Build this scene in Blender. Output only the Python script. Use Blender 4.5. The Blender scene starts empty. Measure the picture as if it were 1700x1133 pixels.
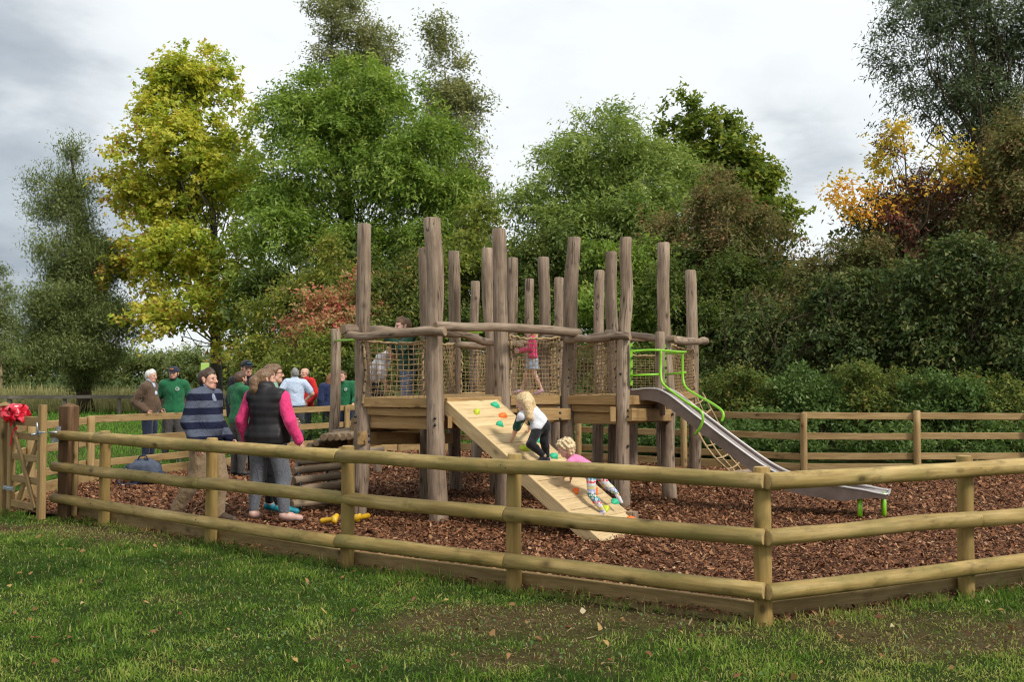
import bpy, math, random
import numpy as np
from mathutils import Vector, Matrix
sc = bpy.context.scene
COL = sc.collection
V = Vector
rnd = random.Random(7)
# ------------------------------------------------------------------ camera
CAM = V((0, 0, 1.70)); PITCH = math.radians(1.92); FPX = 1652.8
cd = bpy.data.cameras.new('camera'); cam = bpy.data.objects.new('camera', cd); COL.objects.link(cam)
cd.sensor_width = 36; cd.lens = 35; cd.clip_start = 0.05; cd.clip_end = 3000
cam.location = CAM; cam.rotation_euler = (math.pi/2 + PITCH, 0, 0)
sc.camera = cam
# ------------------------------------------------------------------ world, sun, exposure
SUN_EL, SUN_AZ = math.radians(44), math.radians(128)      # azimuth clockwise from +Y (north): behind the camera, to the right
def nd(nt, typ, ins=None, **props):
    n = nt.nodes.new(typ)
    for k, v in props.items(): setattr(n, k, v)
    for k, v in (ins or {}).items():
        s = n.inputs[k]
        if isinstance(v, bpy.types.NodeSocket): nt.links.new(v, s)
        else: s.default_value = v
    return n
def ramp(nt, fac, stops, interp='LINEAR'):
    n = nd(nt, 'ShaderNodeValToRGB', {0: fac}); cr = n.color_ramp; cr.interpolation = interp
    while len(cr.elements) < len(stops): cr.elements.new(0.5)
    for e, (p, c) in zip(cr.elements, stops):
        e.position = p; e.color = (c, c, c, 1) if isinstance(c, (int, float)) else (*c[:3], 1)
    return n.outputs[0]
def math_(nt, op, a, b=0.0, c=0.0, clamp=False):
    return nd(nt, 'ShaderNodeMath', {0: a, 1: b, 2: c}, operation=op, use_clamp=clamp).outputs[0]
def vmath(nt, op, a, b=(0, 0, 0), out=0):
    return nd(nt, 'ShaderNodeVectorMath', {0: a, 1: b}, operation=op).outputs[out]
def mixc(nt, fac, a, b, blend='MIX'):
    n = nd(nt, 'ShaderNodeMix', data_type='RGBA', blend_type=blend)
    for i, v in ((0, fac), (6, a), (7, b)):
        s = n.inputs[i]
        if isinstance(v, bpy.types.NodeSocket): nt.links.new(v, s)
        else: s.default_value = v if i == 0 else (*v[:3], 1)
    return n.outputs[2]
def noise(nt, vec, scale, detail=3.0, rough=0.5, dist=0.0, out=0):
    ins = {'Scale': scale, 'Detail': detail, 'Roughness': rough, 'Distortion': dist}
    if vec is not None: ins['Vector'] = vec
    return nd(nt, 'ShaderNodeTexNoise', ins).outputs[out]

w = bpy.data.worlds.new('World'); sc.world = w; w.use_nodes = True
nt = w.node_tree; nt.nodes.clear()
tc = nd(nt, 'ShaderNodeTexCoord').outputs['Generated']
sky = nd(nt, 'ShaderNodeTexSky', sky_type='NISHITA', sun_disc=False)
sky.sun_elevation = SUN_EL; sky.sun_rotation = SUN_AZ
sep = nd(nt, 'ShaderNodeSeparateXYZ', {0: tc})
zz = math_(nt, 'ADD', math_(nt, 'MAXIMUM', sep.outputs[2], 0.0), 0.30)
flat = nd(nt, 'ShaderNodeCombineXYZ', {0: math_(nt, 'DIVIDE', sep.outputs[0], zz), 1: math_(nt, 'DIVIDE', sep.outputs[1], zz), 2: 0.35}).outputs[0]
n1 = noise(nt, flat, 1.5, 8, 0.56, 0.3)
n2 = noise(nt, flat, 4.2, 6, 0.55, 0.4)
f = math_(nt, 'ADD', math_(nt, 'MULTIPLY', n1, 0.75), math_(nt, 'MULTIPLY', n2, 0.25))
def bank(az, el, lo, hi):       # a heavier cloud bank in one part of the sky
    a, e = math.radians(az), math.radians(el)
    d = (math.sin(a)*math.cos(e), math.cos(a)*math.cos(e), math.sin(e))
    dp = vmath(nt, 'DOT_PRODUCT', tc, d, 1)
    return nd(nt, 'ShaderNodeMapRange', {0: dp, 1: lo, 2: hi}, interpolation_type='SMOOTHSTEP').outputs[0]
b1 = bank(-31, 9, 0.955, 0.995)
b2 = bank(15.5, 9, 0.985, 0.999)
heavy = math_(nt, 'ADD', math_(nt, 'MULTIPLY', b1, 0.36), math_(nt, 'MULTIPLY', b2, 0.17))
f = math_(nt, 'SUBTRACT', math_(nt, 'ADD', f, 0.10), heavy, clamp=True)
cl = ramp(nt, f, [(0.16, (1.45, 1.68, 1.95)), (0.32, (2.35, 2.56, 2.74)), (0.43, (3.72, 3.9, 3.98)), (0.54, (4.25, 4.42, 4.46)), (0.72, (4.4, 4.6, 4.6))])
cover = ramp(nt, n2, [(0.25, 0.97), (0.72, 0.93)])
colr = mixc(nt, cover, sky.outputs[0], cl)
bg = nd(nt, 'ShaderNodeBackground', {0: colr, 1: 0.1})
wo = nd(nt, 'ShaderNodeOutputWorld', {0: bg.outputs[0]})
sl = bpy.data.lights.new('sun', 'SUN'); so = bpy.data.objects.new('sun', sl); COL.objects.link(so)
sl.energy = 1.5; sl.angle = math.radians(11); sl.color = (1.0, 0.95, 0.87)
sd = V((math.sin(SUN_AZ)*math.cos(SUN_EL), math.cos(SUN_AZ)*math.cos(SUN_EL), math.sin(SUN_EL)))
so.rotation_euler = sd.to_track_quat('Z', 'Y').to_euler(); so.location = sd*40
sc.view_settings.view_transform = 'Standard'; sc.view_settings.look = 'None'
sc.view_settings.exposure = 1.22; sc.view_settings.gamma = 1.0; sc.view_settings.use_curve_mapping = False
sc.render.engine = 'CYCLES'
sc.cycles.use_denoising = True; sc.cycles.max_bounces = 6; sc.cycles.diffuse_bounces = 3; sc.cycles.glossy_bounces = 2
sc.cycles.transmission_bounces = 4; sc.cycles.transparent_max_bounces = 4; sc.cycles.use_adaptive_sampling = True; sc.cycles.adaptive_threshold = 0.02
sc.cycles.pixel_filter_type = 'BLACKMAN_HARRIS'; sc.cycles.filter_width = 1.2
# ------------------------------------------------------------------ picking places: a photo pixel and a depth (or a height) give a point of the world
def ray(u, v):
    c, s = math.cos(PITCH), math.sin(PITCH); x, y = u - 850.0, 566.5 - v
    return V((x, FPX*c - y*s, FPX*s + y*c))
def at(u, v, d): r = ray(u, v); return CAM + r*(d/r.y)
def gp(u, v, z=0.0): r = ray(u, v); return CAM + r*((z - CAM.z)/r.z)
def xat(u, d, z=0.0): p = at(u, 622, d); return V((p.x, d, z))
# ------------------------------------------------------------------ objects
WM = {}
def put(name, data, parent=None, M=None):
    o = bpy.data.objects.new(name, data); COL.objects.link(o)
    M = M or Matrix.Identity(4); WM[o] = M
    if parent is not None:
        o.parent = parent; o.matrix_basis = WM[parent].inverted() @ M
    else: o.matrix_basis = M
    return o
def tag(o, label=None, cat=None, group=None, kind=None):
    for k, v in (('label', label), ('category', cat), ('group', group), ('kind', kind)):
        if v: o[k] = v
    return o
def thing(name, label, cat, loc=(0, 0, 0), group=None, rz=0.0):
    return tag(put(name, None, None, Matrix.Translation(V(loc)) @ Matrix.Rotation(rz, 4, 'Z')), label, cat, group)
class MB:
    def __init__(s): s.v = []; s.f = []; s.m = []; s.sm = []
    def add(s, vs, fs, m=0, smooth=True):
        k = len(s.v); s.v += [tuple(p) for p in vs]
        for f in fs: s.f.append(tuple(i + k for i in f)); s.m.append(m); s.sm.append(smooth)
        return s
    def mesh(s, name, mats):
        me = bpy.data.meshes.new(name); me.from_pydata(s.v, [], s.f)
        for m in mats: me.materials.append(m)
        me.polygons.foreach_set('material_index', s.m); me.polygons.foreach_set('use_smooth', s.sm); me.update()
        return me
    def obj(s, name, mats, parent=None, M=None):
        M = M or Matrix.Identity(4); Mi = M.inverted()
        s.v = [tuple(Mi @ V(p)) for p in s.v]
        return put(name, s.mesh(name, mats if isinstance(mats, (list, tuple)) else [mats]), parent, M)
    def box(s, c, sz, R=None, m=0):
        c = V(c); hx, hy, hz = sz[0]/2, sz[1]/2, sz[2]/2; R = R or Matrix.Identity(3)
        vs = [c + R @ V((x, y, z)) for x in (-hx, hx) for y in (-hy, hy) for z in (-hz, hz)]
        return s.add(vs, [(0, 1, 3, 2), (4, 6, 7, 5), (0, 4, 5, 1), (2, 3, 7, 6), (0, 2, 6, 4), (1, 5, 7, 3)], m, False)
    def tube(s, pts, rad, seg=8, m=0, cap=True, twist=0, lobes=0, flat=None):
        pts = [V(p) for p in pts]; n = len(pts)
        rad = [rad]*n if isinstance(rad, (int, float)) else rad
        t0 = (pts[1] - pts[0]).normalized(); a = V((0, 0, 1)) if abs(t0.z) < .9 else V((1, 0, 0))
        x = t0.cross(a).normalized(); vs = []; L = 0
        for i, p in enumerate(pts):
            t = (pts[min(i+1, n-1)] - pts[max(i-1, 0)]).normalized()
            x = (x - t*x.dot(t)).normalized(); y = t.cross(x)
            if i: L += (p - pts[i-1]).length
            for k in range(seg):
                th = 2*math.pi*k/seg
                r = rad[i]*(1 + (0.22*math.cos(lobes*th + twist*L) if lobes else 0))
                vs.append(p + x*math.cos(th)*r + y*math.sin(th)*r)
        fs = [(i*seg + k, i*seg + (k+1) % seg, (i+1)*seg + (k+1) % seg, (i+1)*seg + k) for i in range(n-1) for k in range(seg)]
        if cap: fs += [tuple(range(seg-1, -1, -1)), tuple((n-1)*seg + k for k in range(seg))]
        return s.add(vs, fs, m)
def smooth_noise(n, r, amp):
    k = max(2, n//3); c = [r.gauss(0, 1) for _ in range(k + 2)]
    out = []
    for i in range(n):
        t = i/(n-1)*k; j = int(t); f = t - j; f = f*f*(3-2*f); out.append(amp*(c[j]*(1-f) + c[min(j+1, k+1)]*f))
    return out
def axis_matrix(p0, p1, up=(0, 0, 1)):
    z = (V(p1) - V(p0)).normalized(); up = V(up)
    if abs(z.dot(up)) > .95: up = V((0, -1, 0))
    x = up.cross(z).normalized(); y = z.cross(x)
    M = Matrix((x, y, z)).transposed().to_4x4(); M.translation = V(p0); return M
def log(name, p0, p1, r0, r1, mats, parent, seg=16, rings=10, wob=0.012, lump=0.03, bow=0.0, chamfer=0.0, label=None):
    """a round timber lying along its own z axis, with a bent, lumpy outline and end-grain caps"""
    p0, p1 = V(p0), V(p1); L = (p1 - p0).length; M = axis_matrix(p0, p1)
    wx, wy, wr = smooth_noise(rings, rnd, wob), smooth_noise(rings, rnd, wob), smooth_noise(rings, rnd, lump)
    ph = [rnd.uniform(0, 6.28) for _ in range(3)]
    vs, fs = [], []; zs = [i/(rings-1) for i in range(rings)]; ex = [1]*rings
    if chamfer:
        zs = [0, chamfer/L] + zs[1:-1] + [1 - chamfer/L, 1]; ex = [.86] + [1]*rings + [.86]
        wx = [wx[0]] + wx + [wx[-1]]; wy = [wy[0]] + wy + [wy[-1]]; wr = [wr[0]] + wr + [wr[-1]]
    for i, t in enumerate(zs):
        e = math.sin(math.pi*t); r = (r0 + (r1 - r0)*t)*(1 + wr[i])*ex[i]
        cx, cy = wx[i]*min(1, e*2.5), wy[i]*min(1, e*2.5) + bow*e
        for k in range(seg):
            th = 2*math.pi*k/seg; q = r*(1 + lump*.7*math.sin(2*th + ph[0] + t*1.5) + lump*.5*math.sin(3*th + ph[1] - t*2))
            vs.append((cx + q*math.cos(th), cy + q*math.sin(th), t*L))
    n = len(zs)
    fs = [(i*seg + k, i*seg + (k+1) % seg, (i+1)*seg + (k+1) % seg, (i+1)*seg + k) for i in range(n-1) for k in range(seg)]
    b = MB(); b.add(vs, fs, 0)
    b.add(vs[:seg], [tuple(range(seg-1, -1, -1))], 1, False); b.add(vs[-seg:], [tuple(range(seg))], 1, False)
    o = put(name, b.mesh(name, mats), parent, M)
    if label: o['label'] = label
    return o
def board(name, p0, p1, wx, wy, mat, parent, up=(0, 0, 1), bev=0.006, warp=0.0):
    """a sawn board along its own z axis: wx across (horizontal for a rail), wy along 'up'"""
    p0, p1 = V(p0), V(p1); L = (p1 - p0).length; M = axis_matrix(p0, p1, up)
    hx, hy = wx/2, wy/2; sec = [(-hx+bev, -hy), (hx-bev, -hy), (hx, -hy+bev), (hx, hy-bev), (hx-bev, hy), (-hx+bev, hy), (-hx, hy-bev), (-hx, -hy+bev)]
    n = 5 if warp else 2; wv = smooth_noise(5, rnd, warp) if warp else [0, 0]; wh = smooth_noise(5, rnd, warp) if warp else [0, 0]
    vs = [(x + wv[i], y + wh[i], L*i/(n-1)) for i in range(n) for (x, y) in sec]
    fs = [(i*8 + k, i*8 + (k+1) % 8, i*8 + 8 + (k+1) % 8, i*8 + 8 + k) for i in range(n-1) for k in range(8)] + [tuple(range(7, -1, -1)), tuple((n-1)*8 + k for k in range(8))]
    b = MB(); b.add(vs, fs, 0, False)
    return put(name, b.mesh(name, [mat]), parent, M)
def bezier(pts, n):
    """Catmull-Rom through pts"""
    P = [V(p) for p in pts]; P = [P[0]*2 - P[1]] + P + [P[-1]*2 - P[-2]]; out = []
    for i in range(1, len(P)-2):
        for k in range(n):
            t = k/n; a, b, c, d = P[i-1], P[i], P[i+1], P[i+2]
            out.append(0.5*((2*b) + (c-a)*t + (2*a-5*b+4*c-d)*t*t + (3*b-a-3*c+d)*t**3))
    return out + [P[-2]]
def arrays_mesh(name, verts, nper, mats, attrs=None, smooth=False):
    """many separate polygons of nper corners each, from one array"""
    me = bpy.data.meshes.new(name); nv = len(verts); nf = nv//nper
    me.vertices.add(nv); me.vertices.foreach_set('co', np.ascontiguousarray(verts, dtype=np.float32).ravel())
    me.loops.add(nv); me.loops.foreach_set('vertex_index', np.arange(nv, dtype=np.int32))
    me.polygons.add(nf); me.polygons.foreach_set('loop_start', np.arange(0, nv, nper, dtype=np.int32))
    for k, a in (attrs or {}).items():
        at_ = me.attributes.new(k, 'FLOAT', 'POINT'); at_.data.foreach_set('value', np.ascontiguousarray(a, dtype=np.float32))
    for m in mats: me.materials.append(m)
    me.update(calc_edges=True)
    if smooth: me.polygons.foreach_set('use_smooth', np.ones(nf, dtype=bool))
    return me
# ------------------------------------------------------------------ materials
def newmat(name, rough=0.7, spec=0.3, metal=0.0):
    m = bpy.data.materials.new(name); m.use_nodes = True; t = m.node_tree; b = t.nodes['Principled BSDF']
    b.inputs['Roughness'].default_value = rough; b.inputs['Metallic'].default_value = metal
    b.inputs['Specular IOR Level'].default_value = spec
    return m, t, b
def setc(t, b, col, key='Base Color'):
    s = b.inputs[key]
    if isinstance(col, bpy.types.NodeSocket): t.links.new(col, s)
    else: s.default_value = (*col[:3], 1)
def bump(t, b, h, strength=0.4, dist=0.01):
    n = nd(t, 'ShaderNodeBump', {'Strength': strength, 'Distance': dist, 'Height': h}); t.links.new(n.outputs[0], b.inputs['Normal'])
def objvec(t, sx=1, sy=1, sz=1):
    tc = nd(t, 'ShaderNodeTexCoord'); oi = nd(t, 'ShaderNodeObjectInfo')
    off = vmath(t, 'SCALE', (17.3, 9.1, 23.7)); off.node.inputs['Scale'].default_value = 1
    t.links.new(math_(t, 'MULTIPLY', oi.outputs['Random'], 10.0), off.node.inputs['Scale'])
    v = vmath(t, 'ADD', tc.outputs['Object'], off)
    return vmath(t, 'MULTIPLY', v, (sx, sy, sz)), oi.outputs['Random'], v
def timber(name, dark, mid, light, gain=.8, grain=28, knots=True, tint=None, rough=0.75, var=0.25, crack=0.0, stain=0.0, bumpy=0.5):
    dark, mid, light = [[x*gain for x in c] for c in (dark, mid, light)]
    m, t, b = newmat(name, rough, 0.25)
    vec, r, raw = objvec(t, 1, 1, 0.07)
    g = noise(t, vec, grain, 5, 0.6, 0.5)
    g2 = noise(t, vec, grain*3.1, 3, 0.5)
    big = noise(t, vmath(t, 'MULTIPLY', raw, (1, 1, 0.35)), 4.5, 3, 0.55)
    f = math_(t, 'ADD', math_(t, 'MULTIPLY', g, 0.55), math_(t, 'MULTIPLY', big, 0.45))
    c = ramp(t, f, [(0.30, dark), (0.50, mid), (0.68, light)])
    c = mixc(t, math_(t, 'MULTIPLY', ramp(t, g2, [(0.35, 1.0), (0.55, 0.0)]), 0.30), c, [x*.55 for x in dark])
    if tint:
        c = mixc(t, ramp(t, noise(t, vmath(t, 'MULTIPLY', raw, (1, 1, 0.4)), 5.5, 4, 0.6), [(0.46, 0.0), (0.66, 0.75)]), c, tint)
    if stain:
        c = mixc(t, math_(t, 'MULTIPLY', ramp(t, noise(t, vmath(t, 'MULTIPLY', raw, (1, 1, .5)), 9, 5, 0.65), [(0.55, 0.0), (0.72, 1.0)]), stain), c, [x*.5 for x in dark])
    h = f
    if knots:
        vo = nd(t, 'ShaderNodeTexVoronoi', {'Vector': vmath(t, 'MULTIPLY', raw, (1, 1, 0.6)), 'Scale': 5.2, 'Randomness': 1.0})
        k = ramp(t, vo.outputs['Distance'], [(0.07, 1.0), (0.14, 0.4), (0.24, 0.0)])
        k = math_(t, 'MULTIPLY', k, ramp(t, nd(t, 'ShaderNodeSeparateColor', {0: vo.outputs['Color']}).outputs[0], [(0.36, 0.0), (0.42, 1.0)]))
        c = mixc(t, math_(t, 'MULTIPLY', k, 0.9), c, [x*.42 for x in dark])
        h = math_(t, 'ADD', f, math_(t, 'MULTIPLY', k, -0.3))
    if crack:
        cv, _, _ = objvec(t, 1, 1, 0.035)
        ck = ramp(t, noise(t, cv, 13, 2, 0.4, 0.9), [(0.482, 0.0), (0.5, 1.0), (0.518, 0.0)])
        ck = math_(t, 'MULTIPLY', ck, ramp(t, noise(t, raw, 2.2, 1), [(0.40, 0), (0.5, 1)]))
        c = mixc(t, math_(t, 'MULTIPLY', ck, crack), c, [x*.25 for x in dark])
        h = math_(t, 'ADD', h, math_(t, 'MULTIPLY', ck, -0.8))
    hs = nd(t, 'ShaderNodeHueSaturation', {'Hue': 0.5, 'Saturation': 1.0, 'Value': math_(t, 'ADD', math_(t, 'MULTIPLY', r, var), 1 - var/2), 'Color': c})
    setc(t, b, hs.outputs[0]); bump(t, b, h, bumpy, 0.006)
    return m
def endgrain(name, a, b_):
    m, t, b = newmat(name, 0.8, 0.2)
    vec, r, raw = objvec(t)
    tc = nd(t, 'ShaderNodeTexCoord')
    ln = vmath(t, 'LENGTH', vmath(t, 'MULTIPLY', tc.outputs['Object'], (1, 1, 0)), out=1)
    ring = math_(t, 'SINE', math_(t, 'ADD', math_(t, 'MULTIPLY', ln, 520.0), math_(t, 'MULTIPLY', noise(t, raw, 14, 2), 5)))
    c = mixc(t, math_(t, 'MULTIPLY', math_(t, 'ADD', ring, 1.0), 0.5), a, b_)
    c = mixc(t, ramp(t, noise(t, raw, 22, 4), [(0.4, 0), (0.75, 0.6)]), c, [x*.45 for x in a])
    setc(t, b, c); return m
M_LOG = timber('weathered_log', (.13, .088, .056), (.255, .185, .130), (.40, .31, .23), gain=.95, grain=24, crack=1.0, stain=.45, bumpy=.8, var=.35)
M_LOGEND = endgrain('log_end', (.36, .25, .15), (.24, .16, .10))
M_RAIL = timber('round_pine_rail', (.20, .125, .036), (.41, .285, .098), (.60, .44, .19), grain=20, tint=(.18, .15, .042), stain=.65, rough=.62, var=.22)
M_RAILEND = endgrain('pine_end', (.50, .36, .17), (.38, .26, .11))
M_POST = timber('round_pine_post', (.19, .118, .034), (.33, .21, .068), (.45, .31, .115), grain=20, tint=(.22, .165, .05), stain=.4, var=.3)
M_BOARD = timber('fence_board', (.26, .16, .06), (.40, .265, .115), (.52, .37, .18), grain=22, stain=.2, var=.25)
M_KICK = timber('gravel_board', (.19, .125, .05), (.32, .22, .095), (.43, .31, .15), grain=22, stain=.5, var=.3)
M_DECK = timber('deck_board', (.28, .165, .06), (.44, .275, .115), (.55, .37, .18), grain=22, var=.2)
M_RAMP = timber('ramp_board', (.42, .29, .14), (.59, .43, .225), (.70, .54, .31), gain=.92, grain=22, var=.22)
M_GATE = timber('gate_timber', (.22, .13, .05), (.34, .22, .09), (.43, .29, .13), grain=22, var=.2)
M_DARKPOST = timber('stained_gatepost', (.07, .036, .016), (.14, .075, .034), (.24, .14, .07), grain=18, stain=.6, var=.2)
M_OLD = timber('old_grey_timber', (.09, .075, .06), (.16, .14, .115), (.25, .22, .18), grain=22, var=.3)
def plain(name, col, rough=0.6, spec=0.4, metal=0.0, nz=0.12, scale=9, bmp=0.0):
    m, t, b = newmat(name, rough, spec, metal); vec, r, raw = objvec(t)
    c = mixc(t, ramp(t, noise(t, raw, scale, 4, .6), [(0.35, 0.0), (0.7, 1.0)]), [x*(1-nz) for x in col], [min(1, x*(1+nz)) for x in col])
    setc(t, b, c)
    if bmp: bump(t, b, noise(t, raw, scale*4, 3), bmp, .004)
    return m
M_ROPE, t, b = newmat('hemp_rope', .9, .1); vec, r, raw = objvec(t)
setc(t, b, ramp(t, noise(t, raw, 45, 3), [(.3, (.22, .15, .075)), (.7, (.46, .34, .19))]))
M_NET, t, b = newmat('net_cord', .9, .1); vec, r, raw = objvec(t)
setc(t, b, ramp(t, noise(t, raw, 30, 3), [(.3, (.20, .13, .065)), (.7, (.38, .27, .15))]))
M_GREEN = plain('lime_green_paint', (.21, .50, .018), .32, .5, 0, .1)
M_BLACK = plain('black_plastic', (.012, .012, .013), .35, .5)
M_GALV = plain('galvanised_steel', (.42, .46, .50), .42, .5, .7, .25, 30)
M_STEEL, t, b = newmat('slide_steel', .45, .5, .9); vec, r, raw = objvec(t, 1, 1, 1)
sv = noise(t, vmath(t, 'MULTIPLY', raw, (60, 2.5, 60)), 3, 4, .6)
setc(t, b, ramp(t, sv, [(.3, (.46, .42, .41)), (.7, (.62, .58, .565))]))
t.links.new(ramp(t, sv, [(.3, .42), (.7, .58)]), b.inputs['Roughness'])
M_YELLOW = plain('yellow_plastic', (.62, .36, .012), .4, .5, 0, .2)
LEAFGAIN = 1.7
def leafmat(name, stops, trans=0.32, gloss=0.06):
    gloss *= .18; trans = min(.5, trans*1.3); stops = [(p, [x*LEAFGAIN for x in c]) for p, c in stops]
    m = bpy.data.materials.new(name); m.use_nodes = True; t = m.node_tree; t.nodes.clear()
    a = nd(t, 'ShaderNodeAttribute', attribute_name='tint')
    c = ramp(t, a.outputs['Fac'], stops)
    c2 = nd(t, 'ShaderNodeHueSaturation', {'Hue': .495, 'Saturation': 1.05, 'Value': 1.2, 'Color': c}).outputs[0]
    d = nd(t, 'ShaderNodeBsdfDiffuse', {0: c}); tr = nd(t, 'ShaderNodeBsdfTranslucent', {0: c2})
    g = nd(t, 'ShaderNodeBsdfGlossy', {0: (.8, .85, .75, 1), 1: .5})
    s = nd(t, 'ShaderNodeMixShader', {0: trans, 1: d.outputs[0], 2: tr.outputs[0]})
    s = nd(t, 'ShaderNodeMixShader', {0: gloss, 1: s.outputs[0], 2: g.outputs[0]})
    nd(t, 'ShaderNodeOutputMaterial', {0: s.outputs[0]}); return m
def barkmat(name, a, b_):
    m, t, b = newmat(name, .9, .1); tc = nd(t, 'ShaderNodeTexCoord')
    v = vmath(t, 'MULTIPLY', tc.outputs['Object'], (1, 1, .25)); n = noise(t, v, 12, 5, .65)
    setc(t, b, ramp(t, n, [(.35, a), (.65, b_)])); bump(t, b, n, .8, .03); return m
# ------------------------------------------------------------------ ground
rng = np.random.default_rng(11)
def vnoise(x, y, scale, seed):
    r = np.random.default_rng(seed); T = r.random((64, 64)); x = x/scale + 500; y = y/scale + 500
    xi, yi = np.floor(x).astype(int), np.floor(y).astype(int); fx, fy = x - xi, y - yi
    fx, fy = fx*fx*(3-2*fx), fy*fy*(3-2*fy)
    g = lambda a, b: T[a % 64, b % 64]
    return (g(xi, yi)*(1-fx) + g(xi+1, yi)*fx)*(1-fy) + (g(xi, yi+1)*(1-fx) + g(xi+1, yi+1)*fx)*fy
def fnoise(x, y, scale, seed): return .55*vnoise(x, y, scale, seed) + .3*vnoise(x, y, scale*.45, seed+1) + .15*vnoise(x, y, scale*.2, seed+2)
def inside(px, py, poly):
    c = np.zeros(px.shape, bool); n = len(poly)
    for i in range(n):
        (x1, y1), (x2, y2) = poly[i], poly[(i+1) % n]
        if y1 == y2: continue
        c ^= ((y1 > py) != (y2 > py)) & (px < (x2-x1)*(py-y1)/(y2-y1) + x1)
    return c
CORNER = V((1.70, 6.80, 0)); KNEE = V((-1.45, 8.80, 0)); LATCH = V((-5.24, 11.80, 0)); HINGE = V((-6.18, 12.15, 0))
RIGHT = [V((3.47, 7.66, 0)), V((5.24, 8.52, 0)), V((7.01, 9.38, 0))]
BACKL = [V((-6.62, 13.75, 0)), V((-6.62, 15.70, 0)), V((-5.58, 17.6, 0)), V((-4.55, 19.45, 0)), V((-3.52, 21.3, 0)), V((-2.45, 21.8, 0)), V((-1.2, 22.35, 0))]
BACKR = [V((.05, 20.9, 0)), V((1.3, 19.5, 0)), V((3.15, 18.3, 0)), V((5.0, 17.1, 0)), V((6.94, 17.1, 0)), V((8.88, 17.1, 0)), V((10.8, 17.1, 0))]
BARK = [(p.x, p.y) for p in [CORNER] + RIGHT + [V((11.2, 12, 0))] + BACKR[::-1] + BACKL[::-1] + [HINGE, LATCH, KNEE]]
BARK_Z = 0.03
def worn(x, y):
    """0 = thick turf, 1 = bare earth"""
    s = fnoise(x, y, 1.3, 3)
    for (cx, cy, rx, ry, a) in ((4.1, 6.5, 1.6, .42, .32), (-.2, 6.9, 1.9, .55, .36), (-.9, 6.0, 1.2, .35, .22), (-5.6, 11.1, 1.5, .6, .45), (3.6, 6.2, .8, .3, .2), (-1.2, 8.0, 1.2, .35, .25), (.2, 7.4, 1.0, .3, .25), (4.9, 7.7, .7, .3, .2)):
        s = s + a*np.exp(-((x-cx)/rx)**2 - ((y-cy)/ry)**2)
    return np.clip((s - .62)/.34, 0, .8)
def axis_lines(segs):
    out = []
    for a, b, s in segs: out += list(np.arange(a, b, s))
    return np.array(out + [segs[-1][1]])
gx = axis_lines([(-600, -60, 60), (-60, -8, 4), (-8, 8, .09), (8, 60, 4), (60, 600, 60)])
gy = axis_lines([(-60, 4, 8), (4, 13, .09), (13, 60, 1.5), (60, 900, 60)])
X, Y = np.meshgrid(gx, gy, indexing='ij')
Z = (fnoise(X, Y, .55, 21) - .5)*.05*((X > -8.5) & (X < 8.5) & (Y < 12.9))
Z = np.where(inside(X, Y, BARK), -.03, Z)
nx, ny = X.shape
idx = np.arange(nx*ny).reshape(nx, ny)
quads = np.stack([idx[:-1, :-1], idx[1:, :-1], idx[1:, 1:], idx[:-1, 1:]], -1).reshape(-1, 4)
me = bpy.data.meshes.new('ground'); me.from_pydata(np.stack([X, Y, Z], -1).reshape(-1, 3).tolist(), [], quads.tolist())
a_ = me.attributes.new('worn', 'FLOAT', 'POINT'); a_.data.foreach_set('value', worn(X, Y).ravel().astype(np.float32))
m, t, b = newmat('turf_soil', .95, .05); tc = nd(t, 'ShaderNodeTexCoord').outputs['Object']
g = ramp(t, noise(t, tc, 9, 6, .7), [(.3, (.020, .032, .007)), (.55, (.045, .070, .015)), (.75, (.10, .105, .035))])
s = mixc(t, ramp(t, noise(t, tc, 85, 4, .7), [(.42, 0), (.58, .8)]), ramp(t, noise(t, tc, 5, 8, .75), [(.3, (.06, .038, .018)), (.5, (.15, .10, .048)), (.7, (.23, .18, .09))]), (.08, .054, .026))
wn = nd(t, 'ShaderNodeAttribute', attribute_name='worn').outputs['Fac']
setc(t, b, mixc(t, wn, g, s)); bump(t, b, noise(t, tc, 30, 8, .75), 1.0, .05)
me.materials.append(m); me.polygons.foreach_set('use_smooth', [True]*len(me.polygons))
tag(put('ground', me), kind='structure')
# bark area: one sheet, gently heaped, plus loose chips
bx = axis_lines([(-7, 11.4, .12)]); by = axis_lines([(6.7, 22.5, .12)])
X, Y = np.meshgrid(bx, by, indexing='ij'); ins = inside(X, Y, BARK)
Zb = BARK_Z - .015 + (fnoise(X, Y, .8, 5) - .5)*.06
ids = -np.ones(X.shape, int); ids[ins] = np.arange(ins.sum())
q = np.stack([ids[:-1, :-1], ids[1:, :-1], ids[1:, 1:], ids[:-1, 1:]], -1).reshape(-1, 4); q = q[(q >= 0).all(1)]
me = bpy.data.meshes.new('bark_surface'); me.from_pydata(np.stack([X[ins], Y[ins], Zb[ins]], -1).tolist(), [], q.tolist())
m, t, b = newmat('bark_mulch', .95, .08); tc = nd(t, 'ShaderNodeTexCoord').outputs['Object']
vo = nd(t, 'ShaderNodeTexVoronoi', {'Vector': tc, 'Scale': 42.0}, distance='MANHATTAN')
cc = nd(t, 'ShaderNodeSeparateColor', {0: vo.outputs['Color']}).outputs[0]
setc(t, b, ramp(t, cc, [(.1, (.05, .02, .011)), (.5, (.12, .048, .025)), (.8, (.19, .082, .042)), (.97, (.28, .16, .09))]))
bump(t, b, math_(t, 'ADD', cc, vo.outputs['Distance']), 1.0, .03)
me.materials.append(m); me.polygons.foreach_set('use_smooth', [True]*len(me.polygons))
tag(put('bark_surface', me), kind='structure')
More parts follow.
